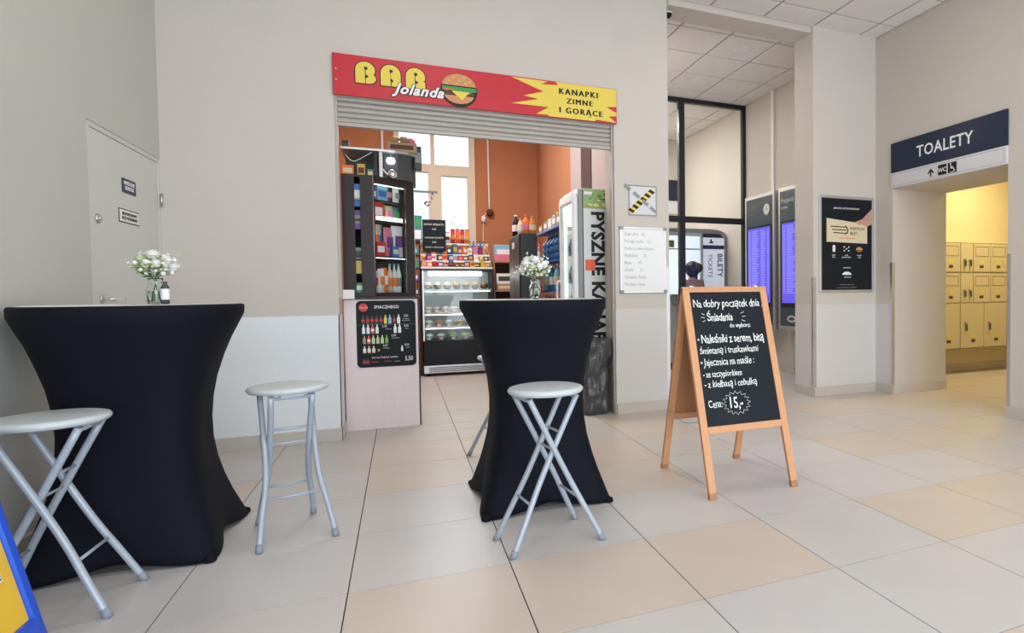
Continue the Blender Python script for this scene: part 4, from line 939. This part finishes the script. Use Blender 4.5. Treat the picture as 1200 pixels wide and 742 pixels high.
obj('lamp_strip', B().box(1.565, 1.58, yB-.055, yB-.032, .34, 2.0).box(1.565, 1.58, yA+.032, yA+.055, .34, 2.0), 'led_soft', kf)
obj('interior', B().box(2.0, 2.008, yA+.031, yB-.031, .31, 2.01), 'led_soft', kf, 'glowing white interior')
hd = obj('handle', B().tube([(1.515, yB-.03, 1.0), (1.480, yB-.03, 1.02), (1.480, yB-.03, 1.22), (1.515, yB-.03, 1.24)], .009), 'white', kf)
obj('kick_plate', B().box(1.515, 1.556, yA, yB, .05, .27), 'grey', kf)
for x, y in ((1.60, yA+.05), (1.98, yA+.05), (1.60, yB-.05), (1.98, yB-.05)): obj('foot', B().cyl((x, y, 0), (x, y, .04), .02), 'black', kf)
for zi, z in enumerate((.62, .92, 1.22, 1.50, 1.76)):
    obj('shelf', B().box(1.585, 1.99, yA+.035, yB-.035, z-.008, z), 'white', kf)
    for k in range(6):
        bottle(1.62, yA+.075+k*.082, z+.001, .026, .19, ('cold', 'wrap', 'light_blue')[k % 3], 'white', ('light_blue', 'white', 'teal')[k % 3], 'pale drink bottle in the tall lettered fridge, %s shelf, %s from the lettered side' % (('bottom', 'second', 'third', 'fourth', 'top')[zi], ORD[k]), 'drinks inside the tall lettered fridge')

# ================================================================= BIN WITH BAG
bn = thing('waste_bin', (1.628, 5.435, 0), 'waste bin lined with a dark crinkled plastic bag by the pillar', 'bin')
obj('bucket', B().bbox(-.10, .10, -.10, .10, 0, .66, .02), 'dark_grey', bn, local=True)
from mathutils import noise as mn
b = B(); vs = []; fs = []; N = 80; prof = []
base = [(.0, .108), (.04, .124), (.20, .120), (.36, .124), (.48, .128), (.53, .134), (.57, .146), (.62, .150), (.66, .148), (.695, .136), (.70, .118), (.66, .104)]
for i in range(len(base)-1):
    (z0, a0), (z1, a1) = base[i], base[i+1]; m_ = max(1, int(abs(z1-z0)/.025))
    prof += [(z0+(z1-z0)*k/m_, a0+(a1-a0)*k/m_) for k in range(m_)]
prof.append(base[-1])
for z, a in prof:
    for k in range(N):
        t_ = 2*PI*k/N; c, s = abs(math.cos(t_)), abs(math.sin(t_)); r = a/((c**4+s**4)**.25)
        p = Vector((r*math.cos(t_), r*math.sin(t_), z))
        r += .022*mn.noise(p*13)+.012*mn.noise(Vector((p.x*30, p.y*30, z*9)))+.006*abs(mn.noise(p*55))
        r = min(r, .149/max(c, s)) if z < .0 else r
        vs.append((max(-.165, min(.148, r*math.cos(t_))), r*math.sin(t_), max(0.001, z+.02*mn.noise(p*16+Vector((5, 5, 5)))*(z > .4))))
for i in range(len(prof)-1):
    for k in range(N): fs.append((i*N+k, i*N+(k+1) % N, (i+1)*N+(k+1) % N, (i+1)*N+k))
b.add(vs, fs, True); obj('bin_bag', b, 'bag_plastic', bn, 'crinkled dark plastic bag', local=True)

# ================================================================= PILLAR: notice and whiteboard
nt_ = thing('warning_notice', (2.07, YW, 1.82), 'square clear notice crossed by yellow and black tape on the pillar', 'notice')
obj('plate', B().box(1.935, 2.215, YW-.006, YW-.001, 1.83, 2.112), 'sign_white', nt_)
obj('border', B().box(1.935, 2.215, YW-.0075, YW-.006, 2.100, 2.112).box(1.935, 2.215, YW-.0075, YW-.006, 1.83, 1.842).box(1.935, 1.945, YW-.0075, YW-.006, 1.842, 2.10).box(2.205, 2.215, YW-.0075, YW-.006, 1.842, 2.10), 'grey', nt_)
RT = Matrix.Translation((2.06, YW-.008, 1.965)) @ Matrix.Rotation(-math.radians(42), 4, 'Y')
obj('tape', B().box(-.160, .160, -.001, .0015, -.026, .026, R=RT), 'sign_yellow', nt_)
for k in range(6):
    u = -.140+k*.054
    bb = B().prism([(u, -.026), (u+.030, -.026), (u+.012, .026), (u-.018, .026)], 'y', -.0022, -.0012); bb.v = [RT @ v for v in bb.v]
    obj('tape_stripe', bb, 'ink', nt_)
RT2 = Matrix.Translation((2.05, YW-.011, 1.99)) @ Matrix.Rotation(math.radians(38), 4, 'Y')
for u in (-.16, -.05, .06, .16): obj('grey_tape', B().box(u-.036, u+.036, -.001, .0005, -.014, .014, R=RT2), 'grey', nt_)
wb = thing('whiteboard', (2.072, YW, 1.115), 'small whiteboard with faint blue handwriting on the pillar', 'whiteboard')
obj('board', B().box(1.85, 2.294, YW-.016, YW-.002, 1.12, 1.716), 'white', wb)
obj('frame', B().box(1.842, 1.858, YW-.022, YW-.001, 1.115, 1.722, b=.003).box(2.287, 2.303, YW-.022, YW-.001, 1.115, 1.722, b=.003).box(1.858, 2.287, YW-.022, YW-.001, 1.706, 1.722, b=.003).box(1.858, 2.287, YW-.022, YW-.001, 1.115, 1.131, b=.003), 'alu', wb)
for x in (1.842, 2.275):
    for z in (1.112, 1.697): obj('corner_cap', B().bbox(x-.003, x+.033, YW-.026, YW-.001, z, z+.030, .005), 'grey', wb)
for k, s_ in enumerate(('Zupa dnia    8,-', 'Pierogi ruskie   15,-', 'Kotlet z ziemniakami', 'Naleśniki     12,-', 'Bigos      10,-', 'Żurek       9,-', 'Surówka, frytki', 'Herbata, kawa')):
    text('handwriting', s_, .042, 'grey', wb, (1.882, YW-.0165, 1.645-k*.066), al='LEFT', xs=.82, shear=.2, wob=.03, off=-.0003, ext=.0003)

# ================================================================= POSTER ON THE COLUMN
YC = 5.21
ps = thing('ticket_poster', (4.39, YC, 1.10), 'dark ticket poster in a silver snap frame on the column', 'poster')
obj('sheet', B().box(4.05, 4.735, YC-.012, YC-.002, 1.125, 2.10), 'slate', ps)
obj('frame', B().box(4.028, 4.055, YC-.02, YC, 1.098, 2.122, b=.005).box(4.73, 4.757, YC-.02, YC, 1.098, 2.122, b=.005).box(4.055, 4.73, YC-.02, YC, 2.095, 2.122, b=.005).box(4.055, 4.73, YC-.02, YC, 1.098, 1.125, b=.005), 'alu', ps)
def pf(poly, m, nm, dy=.0125): return obj(nm, B().prism(poly, 'y', YC-dy-.0008, YC-dy), m, ps)
pf([(4.117, 1.885), (4.668, 1.835), (4.668, 1.625), (4.117, 1.635)], 'cream', 'ticket_print')
for k in range(9): pf(ell(4.117, 1.655+k*.027, .009, .009, n=8), 'slate', 'perforation', .0135)
pf([(4.50, 1.855), (4.60, 1.89), (4.73, 2.005), (4.73, 1.835), (4.66, 1.81), (4.60, 1.83), (4.55, 1.825)], 'skin', 'hand_print', .014)
for k, (a, c) in enumerate(((4.17, 4.36), (4.19, 4.385), (4.21, 4.36))): pf([(a, 1.805-k*.033), (c, 1.800-k*.033), (c, 1.790-k*.033), (a, 1.795-k*.033)], 'ink', 'logo_print', .0135)
pf([(4.36, 1.815), (4.40, 1.79), (4.41, 1.76), (4.40, 1.73), (4.36, 1.715), (4.36, 1.728), (4.388, 1.74), (4.396, 1.76), (4.388, 1.78), (4.36, 1.80)], 'ink', 'logo_print', .0135)
text('lettering', 'WSPÓLNY\nBILET', .048, 'ink', ps, (4.43, YC-.0137, 1.765), al='LEFT', xs=.92, lh=1.05)
text('lettering', 'kup bilet w jednej aplikacji', .022, 'red_orange', ps, (4.39, YC-.0137, 1.672), xs=.9)
text('lettering', 'JEDEN BILET, RÓŻNI PRZEWOŹNICY', .026, 'white', ps, (4.39, YC-.0127, 1.985), xs=.82)
pf([(4.20, 1.53), (4.235, 1.53), (4.235, 1.60), (4.20, 1.60)], 'white', 'icon_print')
for dx, dz in ((0, 0), (-.03, .02), (.03, .02), (-.03, -.02), (.03, -.02)): pf(ell(4.385+dx, 1.563+dz, .009, .009, n=8), 'white', 'icon_print')
pf(ell(4.56, 1.56, .045, .026), 'bun', 'icon_print'); pf([(4.52, 1.552), (4.60, 1.552), (4.60, 1.543), (4.52, 1.543)], 'choc', 'icon_print', .0136)
for x, s_ in ((4.215, 'jeden\nbilet'), (4.385, 'wielu\nprzewoźników'), (4.56, 'wspólna\ncena')): text('lettering', s_, .022, 'white', ps, (x, YC-.0127, 1.49), xs=.9)
text('lettering', 'PARTNERZY', .018, 'white', ps, (4.39, YC-.0127, 1.355))
pf(ell(4.39, 1.285, .062, .035, 0, 180), 'white', 'logo_print'); text('lettering', 'przewozy', .022, 'white', ps, (4.40, YC-.0127, 1.255))
text('lettering', 'szczegóły na stronie www', .018, 'grey', ps, (4.39, YC-.0127, 1.175)); text('lettering', 'oraz w kasach biletowych i u konduktorów', .015, 'grey', ps, (4.39, YC-.0127, 1.145))

# ================================================================= TOALETY SIGN
ts = thing('toilet_sign', (XR, 4.29, 2.19), 'navy and white overhead sign above the toilet doorway', 'sign')
obj('navy_board', B().box(XR-.022, XR-.001, 3.617, 4.963, 2.352, 2.662, b=.002), 'navy', ts)
obj('white_board', B().box(XR-.022, XR-.001, 3.617, 4.963, 2.192, 2.350, b=.002), 'sign_white', ts)
XS = XR-.0225
obj('outline', B().box(XS-.0005, XS, 3.64, 4.94, 2.330, 2.333).box(XS-.0005, XS, 3.64, 4.94, 2.210, 2.213).box(XS-.0005, XS, 3.64, 3.643, 2.213, 2.330).box(XS-.0005, XS, 4.937, 4.94, 2.213, 2.330), 'grey', ts)
text('lettering', 'TOALETY', .158, 'white', ts, (XS, 4.285, 2.452), FACE_L, off=.0022, space=1.06, xs=.93)
def sx(poly, m, nm, dx=.0): return obj(nm, B().prism(poly, 'x', XS-dx-.0008, XS-dx), m, ts)
sx([(4.425, 2.225), (4.441, 2.225), (4.441, 2.275), (4.462, 2.252), (4.473, 2.263), (4.433, 2.305), (4.393, 2.263), (4.404, 2.252), (4.425, 2.275)], 'ink', 'arrow')
sx([(4.245, 2.220), (4.345, 2.220), (4.345, 2.318), (4.245, 2.318)], 'ink', 'icon_square'); sx([(4.130, 2.220), (4.230, 2.220), (4.230, 2.318), (4.130, 2.318)], 'ink', 'icon_square')
text('lettering', 'WC', .055, 'white', ts, (XS-.001, 4.295, 2.249), FACE_L, off=.001)
b = B(); P = lambda y, z: (XS-.0016, y, z)
b.tube([P(4.196, 2.292), P(4.192, 2.262), P(4.165, 2.260), P(4.155, 2.235), P(4.145, 2.238)], .0035, 6, smooth=False).tube([P(4.193, 2.277), P(4.172, 2.277)], .0028, 6)
b.tube([P(4.195+.025*math.cos(a)-.012, 2.247+.022*math.sin(a)) for a in [x*PI/8+.9 for x in range(13)]], .0025, 6, smooth=False).blob(P(4.197, 2.303), .007, 1, 0, 2)
obj('wheelchair_symbol', b, 'white', ts)

# ================================================================= LOCKERS
lk = thing('locker_bank', (6.68, 5.96, .31), 'bank of cream steel lockers with key locks seen through the toilet doorway', 'lockers')
YL = 5.72
def lb(*a, **k): return B().box(*a, **k)
obj('carcass', lb(6.682, 7.558, YL, 5.955, .33, 1.728), 'locker', lk)
obj('plinth', lb(6.682, 7.558, YL-.012, YL, .305, .34), 'locker_edge', lk)
for (za, zb) in ((1.345, 1.715), (.945, 1.325)):
    obj('lock_panel', B().bbox(6.690, 6.915, YL-.010, YL, za, zb, .003), 'locker', lk)
    for x in (6.755, 6.855):
        kp = obj('key_lock', B().cyl((x, YL-.010, za+.16), (x, YL-.03, za+.16), .017), 'steel', lk)
        obj('key_tag', B().box(x-.012, x+.012, YL-.034, YL-.028, za+.07, za+.15), 'dark_grey', kp)
    for x in (6.925, 7.245):
        dd = obj('door', B().bbox(x, x+.31, YL-.012, YL, za, zb, .003), 'locker', lk)
        obj('recess', B().box(x+.03, x+.28, YL-.015, YL-.012, zb-.04, zb-.034).box(x+.03, x+.28, YL-.015, YL-.012, zb-.165, zb-.159).box(x+.03, x+.036, YL-.015, YL-.012, zb-.159, zb-.04).box(x+.274, x+.28, YL-.015, YL-.012, zb-.159, zb-.04), 'locker_edge', dd)
        obj('sticker', B().box(x+.105, x+.185, YL-.0145, YL-.012, za+.10, za+.155), 'sticker', dd); obj('number_label', B().box(x+.11, x+.18, YL-.0145, YL-.012, za+.05, za+.085), 'dark_grey', dd)
    obj('painted_gap_shade', B().box(6.685, 7.555, YL-.004, YL-.001, zb+.001, zb+.012), 'locker_edge', lk)  # dark strip colours in the shade between the locker rows
for x in (6.690, 7.125):
    dd = obj('tall_door', B().bbox(x, x+.425, YL-.012, YL, .345, .925, .003), 'locker', lk)
    kp = obj('key_lock', B().cyl((x+.09, YL-.012, .68), (x+.09, YL-.032, .68), .017), 'steel', dd)
    obj('key_tag', B().box(x+.078, x+.102, YL-.036, YL-.03, .57, .66), 'dark_grey', dd)
    obj('sticker', B().box(x+.19, x+.27, YL-.0145, YL-.012, .47, .525), 'sticker', dd); obj('number_label', B().box(x+.195, x+.265, YL-.0145, YL-.012, .42, .455), 'dark_grey', dd)
dup(lk, (7.56, 5.96, .31), 0, 'second bank of cream steel lockers, farther from the jamb')
dup(lk, (5.80, 5.96, .31), 0, 'bank of cream steel lockers hidden behind the doorway jamb')

# ================================================================= PASSAGE: partition, displays, conduit, booth
gp_ = thing('glass_partition', (3.57, 7.94, 0), 'black-framed glass partition wall at the back of the passage', 'partition')
YP2 = 7.94
obj('top_beam', lb(2.34, 4.80, YP2, YP2+.07, 3.84, 3.90), 'frame_black', gp_); obj('mid_rail', lb(2.34, 4.80, YP2+.004, YP2+.066, 2.125, 2.21), 'frame_black', gp_); obj('bottom_rail', lb(2.34, 4.80, YP2+.004, YP2+.066, 0, .09), 'frame_black', gp_)
for x0, x1 in ((3.69, 3.78), (4.745, 4.80), (2.34, 2.40)): obj('post', lb(x0, x1, YP2, YP2+.07, 0, 3.84), 'frame_black', gp_)
for x0, x1 in ((2.40, 3.69), (3.78, 4.745)):
    for z0, z1 in ((.09, 2.125), (2.21, 3.84)): obj('pane', lb(x0, x1, YP2+.032, YP2+.038, z0, z1), 'pane', gp_)
obj('cable_duct', lb(4.765, 4.80, 7.155, 7.215, 2.48, 3.90, b=.003), 'white_paint', None, 'white vertical cable duct above the departure displays', 'duct')
def display(y0, y1, lab, head, sub, clock, rows):
    t = thing('timetable_display', (4.70, (y0+y1)/2, .60), lab, 'display')
    obj('housing', lb(4.62, 4.798, y0, y1, .60, 2.47, b=.006), 'alu', t)
    obj('bezel', lb(4.606, 4.62, y0+.004, y1-.004, .604, 2.466, b=.004), 'alu', t)
    obj('face', lb(4.603, 4.606, y0+.045, y1-.045, .66, 2.42), 'kiosk_grey', t)
    sc2 = obj('screen_frame', lb(4.600, 4.603, y0+.07, y1-.07, .90, 2.03), 'black', t)
    obj('screen', lb(4.599, 4.600, y0+.095, y1-.095, .96, 2.00), 'screen_blue', sc2, 'glowing blue-violet screen')
    b = B(); q = random.Random(int(y0*10))
    for k in range(rows):
        z = 1.955-k*.0235; L = y1-.11
        for a, w_ in ((0, .06), (.09, q.uniform(.12, .2)), (.32, q.uniform(.08, .13)), (.48, .045)):
            if L-a-w_ > y0+.1: b.box(4.5985, 4.599, L-a-w_, L-a, z, z+.010)
    obj('timetable_rows', b, 'screen_row', sc2)
    text('lettering', head, .085, 'kiosk_text' if not clock else 'dim_text', t, (4.6025, y1-.075, 2.27), FACE_L, 'LEFT', xs=.9)
    text('lettering', sub, .050, 'kiosk_text' if not clock else 'dim_text', t, (4.6025, y1-.075, 2.19), FACE_L, 'LEFT', xs=.9)
    if clock:
        c = obj('clock', B().cyl((4.603, y0+.17, 2.235), (4.592, y0+.17, 2.235), .082, 28), 'grey', t)
        obj('clock_face', B().cyl((4.5925, y0+.17, 2.235), (4.5905, y0+.17, 2.235), .070, 28), 'sign_white', c)
        obj('clock_hand', B().box(4.589, 4.590, y0+.167, y0+.173, 2.235, 2.285).box(4.589, 4.590, y0+.135, y0+.17, 2.232, 2.238), 'ink', c)
    ov = obj('logo', B().prism([(y1-.30+.10*math.cos(a*PI/12), .755+.045*math.sin(a*PI/12)) for a in range(24)], 'x', 4.602, 4.603), 'sign_white', t)
    obj('logo_mark', B().prism([(y1-.30+.065*math.cos(a*PI/12), .755+.022*math.sin(a*PI/12)) for a in range(24)], 'x', 4.601, 4.602), 'kiosk_grey', ov)
    return t
display(6.90, 7.66, 'tall timetable display with a clock on the passage wall', 'Odjazdy', 'Departures', True, 38)
display(6.06, 6.81, 'tall timetable display half hidden by the column', 'Przyjazdy', 'Arrivals', False, 38)
t = thing('dome_camera', (2.40, 5.40, 3.75), 'small black dome camera under the passage lintel beside the pillar', 'camera')
obj('dome', B().lathe([(0, 0), (.03, .008), (.045, .035), (.045, .04)], n=20), 'black_gloss', t, local=True); obj('mount', B().lathe([(.05, .038), (.05, .05)], n=20), 'white', t, local=True)

# ticket booth behind the partition
kx = lambda x: min(x*1.03, 4.795)
kz = lambda z: 1.1255+(z-1.1255)*1.03
bo = thing('ticket_booth', (4.2, 8.8, 0), 'rounded grey ticket booth with lit window and navy header behind the glass', 'booth')
YK = 8.55
arch = [(3.55, 0), (3.62, 0), (3.62, kz(2.012)), (4.60, kz(2.012)), (4.70, kz(1.99)), (4.745, kz(1.93)), (4.745, 0), (4.795, 0), (4.795, kz(1.95)), (4.76, kz(2.02)), (4.66, kz(2.06)), (4.52, kz(2.075)), (3.55, kz(2.07))]
obj('grey_arch', B().prism(arch, 'y', YK-.02, YK+.5), 'grey', bo)
obj('navy_panel', lb(kx(4.237), 4.744, YK, YK+.03, 0, kz(2.005)), 'navy', bo)
obj('header_board', lb(kx(4.244), kx(4.66), YK-.012, YK-.001, kz(1.830), kz(1.945)), 'backlit', bo)
obj('icon', B().prism([(4.46, kz(1.86)), (4.54, kz(1.86)), (4.56, kz(1.885)), (4.53, kz(1.885)), (4.52, kz(1.92)), (4.49, kz(1.92)), (4.50, kz(1.885))], 'y', YK-.0135, YK-.012), 'ink', bo)
obj('sign_board', lb(kx(4.244), kx(4.66), YK-.012, YK-.001, .75, kz(1.77)), 'backlit', bo)
text('lettering', 'BILETY', .128, 'ink', bo, (4.625, YK-.0125, kz(1.705)), FACE_DOWN, 'LEFT', off=.002, xs=.97)
text('lettering', 'TICKETS', .098, 'ink', bo, (4.460, YK-.0125, kz(1.695)), FACE_DOWN, 'LEFT', xs=1.0)
obj('counter_front', lb(3.62, kx(4.222), YK+.0, YK+.04, 0, 1.05), 'sign_white', bo); obj('counter_top', lb(3.62, kx(4.222), YK-.12, YK+.3, 1.05, 1.08, b=.004), 'grey', bo)
obj('window_back', lb(3.62, 4.68, YK+.42, YK+.44, 1.08, kz(2.0)), 'wall_glow', bo, 'back wall with its brightness painted in as glow')  # wall emits its own brightness in place of light inside the booth
obj('window_mullion', lb(kx(4.205), kx(4.236), YK-.01, YK+.03, 0, kz(2.0)), 'alu', bo)
obj('window_rail', lb(3.62, kx(4.205), YK+.0, YK+.03, kz(1.755), kz(1.775)), 'alu', bo)
obj('green_notice', lb(3.95, 4.06, YK+.41, YK+.418, kz(1.82), kz(1.93)), 'lettuce', bo)
obj('desk_monitor', lb(4.25, 4.325, YK+.10, YK+.13, 1.08, 1.40), 'black', bo)
fs_ = thing('far_sign', (4.35, 10.2, 2.55), 'navy and white direction sign on the far wall beyond the glass', 'sign')
obj('navy_board', lb(3.95, 4.73, 10.17, 10.199, 2.79, 3.16), 'navy', fs_); obj('white_board', lb(3.95, 4.73, 10.17, 10.199, 2.55, 2.775), 'sign_white', fs_)

# person at the ticket window
pr = thing('person', (4.02, 8.235, 0), 'person with dark pinned-up hair in a rose top at the ticket booth window', 'person')
HS = 1.0
def skinned(name, pts, edges, rad, m, parent, sub=2, root=0, label=None):
    me = bpy.data.meshes.new(name); me.from_pydata(pts, edges, []); me.materials.append(M[m])
    o = bpy.data.objects.new(name, me); COL.objects.link(o); o.parent = parent
    s = o.modifiers.new('skin', 'SKIN'); s.use_smooth_shade = True
    for v, r in zip(me.skin_vertices[0].data, rad): v.radius = (r, r) if not isinstance(r, tuple) else r
    me.skin_vertices[0].data[root].use_root = True
    u = o.modifiers.new('sub', 'SUBSURF'); u.levels = sub; u.render_levels = sub
    return tag(o, label)
H = [(0, 0, .90), (0, .0, 1.08), (0, .0, 1.27), (0, -.005, 1.37), (0, .005, 1.43), (0, .01, 1.50),       # 0-5 pelvis..neck..skull base
     (-.16, 0, 1.335), (-.20, .02, 1.08), (-.17, .15, .99), (.16, 0, 1.335), (.20, .02, 1.08), (.17, .15, .99),
     (-.09, 0, .84), (-.095, .0, .47), (-.10, -.02, .08), (.09, 0, .84), (.095, .0, .47), (.10, -.02, .08), (-.105, .12, .03), (.105, .12, .03)]
Eg = [(0, 1), (1, 2), (2, 3), (3, 4), (4, 5), (2, 6), (6, 7), (7, 8), (2, 9), (9, 10), (10, 11), (0, 12), (12, 13), (13, 14), (0, 15), (15, 16), (16, 17), (14, 18), (17, 19)]
Rd = [.13, .115, .12, .055, .048, .05, .055, .038, .026, .055, .038, .026, .085, .055, .04, .085, .055, .04, .03, .03]
body = skinned('body', H, Eg, Rd, 'skin', pr)
hb = B(); bm = bmesh.new(); bmesh.ops.create_uvsphere(bm, u_segments=24, v_segments=16, radius=1); bm.verts.index_update(); vs = []
for v in bm.verts:
    x, y, z = v.co; w_ = 1-.18*max(0, -z)*(1 if y > 0 else .5)
    yy = y*.098*w_; xx = x*.076*w_
    if y > .5 and abs(z+.1) < .3 and abs(x) < .25: yy += .018*(1-abs(z+.1)/.3)      # nose
    if y > .6 and .05 < z < .3 and .2 < abs(x) < .55: yy -= .006
    vs.append((xx, yy+.015, z*.118+1.545))
hb.add(vs, [tuple(v.index for v in f.verts) for f in bm.faces], True); bm.free()
hd_ = obj('head', hb, 'skin', pr, local=True)
for sx_ in (-1, 1):
    obj('eye', B().blob((sx_*.03, .100, 1.555), .011, 1, 0, 2), 'white', hd_, local=True); obj('ear', B().blob((sx_*.078, .01, 1.54), .02, 1, .05, 2, (.35, .7, 1.3)), 'skin', hd_, local=True)
obj('mouth', B().blob((0, .102, 1.485), .018, 1, 0, 2, (1.2, .3, .35)), 'pink', hd_, local=True)
hh = B(); bm = bmesh.new(); bmesh.ops.create_uvsphere(bm, u_segments=24, v_segments=16, radius=1); bm.verts.index_update()
hh.add([(v.co.x*.122, v.co.y*.130-.022-(.0 if v.co.y < 0 else .03*v.co.y), v.co.z*(.118 if v.co.z > 0 else .150)+1.555) for v in bm.verts], [tuple(v.index for v in f.verts) for f in bm.faces], True); bm.free()
hh.blob((.055, -.10, 1.56), .085, 3, .05, 2); obj('hair', hh, 'hair', pr, local=True)
skinned('blouse', [(0, 0, .92), (0, 0, 1.08), (0, 0, 1.27), (0, -.003, 1.36), (-.16, 0, 1.335), (-.195, .015, 1.13), (.16, 0, 1.335), (.195, .015, 1.13)], [(0, 1), (1, 2), (2, 3), (2, 4), (4, 5), (2, 6), (6, 7)], [.145, .13, .135, .07, .07, .055, .07, .055], 'blouse', pr)
skinned('trousers', [(0, 0, .93), (-.09, 0, .84), (-.095, 0, .47), (-.10, -.02, .10), (.09, 0, .84), (.095, 0, .47), (.10, -.02, .10)], [(0, 1), (1, 2), (2, 3), (0, 4), (4, 5), (5, 6)], [.14, .10, .07, .06, .10, .07, .06], 'trousers', pr)
for sx_ in (-1, 1):
    hand = skinned('hand', [(sx_*.17, .15, .99), (sx_*.165, .18, .985), (sx_*.16, .215, .98)], [(0, 1), (1, 2)], [.022, .026, .026], 'skin', pr, 1)
    for k in range(4):
        fx = sx_*(.135+k*.018); L = (.055, .065, .06, .045)[k]
        skinned('finger', [(fx, .20, .985), (fx, .22+L*.4, .982), (fx, .22+L*.75, .972), (fx, .22+L, .955)], [(0, 1), (1, 2), (2, 3)], [.009, .0085, .008, .007], 'skin', hand, 1)
    skinned('thumb', [(sx_*.15, .17, .985), (sx_*.118, .195, .985), (sx_*.108, .225, .975)], [(0, 1), (1, 2)], [.011, .010, .008], 'skin', hand, 1)
    obj('shoe', B().bbox(sx_*.105-.045, sx_*.105+.045, -.07, .17, 0, .075, .02), 'black', pr, local=True)

pr.scale = (.945, .945, .945)
# ================================================================= shrub outside the bar window
sh_ = thing('garden_shrub', (.9, 12.2, 0), 'green shrub paled to look overexposed through the bright bar window', 'shrub')
D('leaf_overexposed', (.42, .62, .40), .7)  # pale leaf colour puts the overexposed window light into the leaves
b = B(); q = random.Random(9)
for k in range(500):
    a = q.uniform(0, 2*PI); r = .55*q.random()**.5; z = 1.6+q.random()*1.15*(1-r/.75); c = Vector((r*math.cos(a), r*math.sin(a), z))
    d = Vector((q.uniform(-1, 1), q.uniform(-1, 1), q.uniform(-.4, 1))).normalized(); s = d.orthogonal().normalized(); L = .07
    b.add([c, c+d*L*.5+s*L*.25, c+d*L, c+d*L*.5-s*L*.25], [(0, 1, 2, 3)])
obj('foliage', b, 'leaf_overexposed', sh_, local=True, kind='stuff')
obj('trunk', B().tube([(0, 0, 0), (.03, 0, 1.0), (0, .02, 2.2)], .03), 'choc', sh_, local=True)
struct('ground_outside', B().box(-6, 8, 12.6, 24, -.3, -.06).box(-2.2, 9, 10.41, 12.6, -.02, -.006), 'grey')
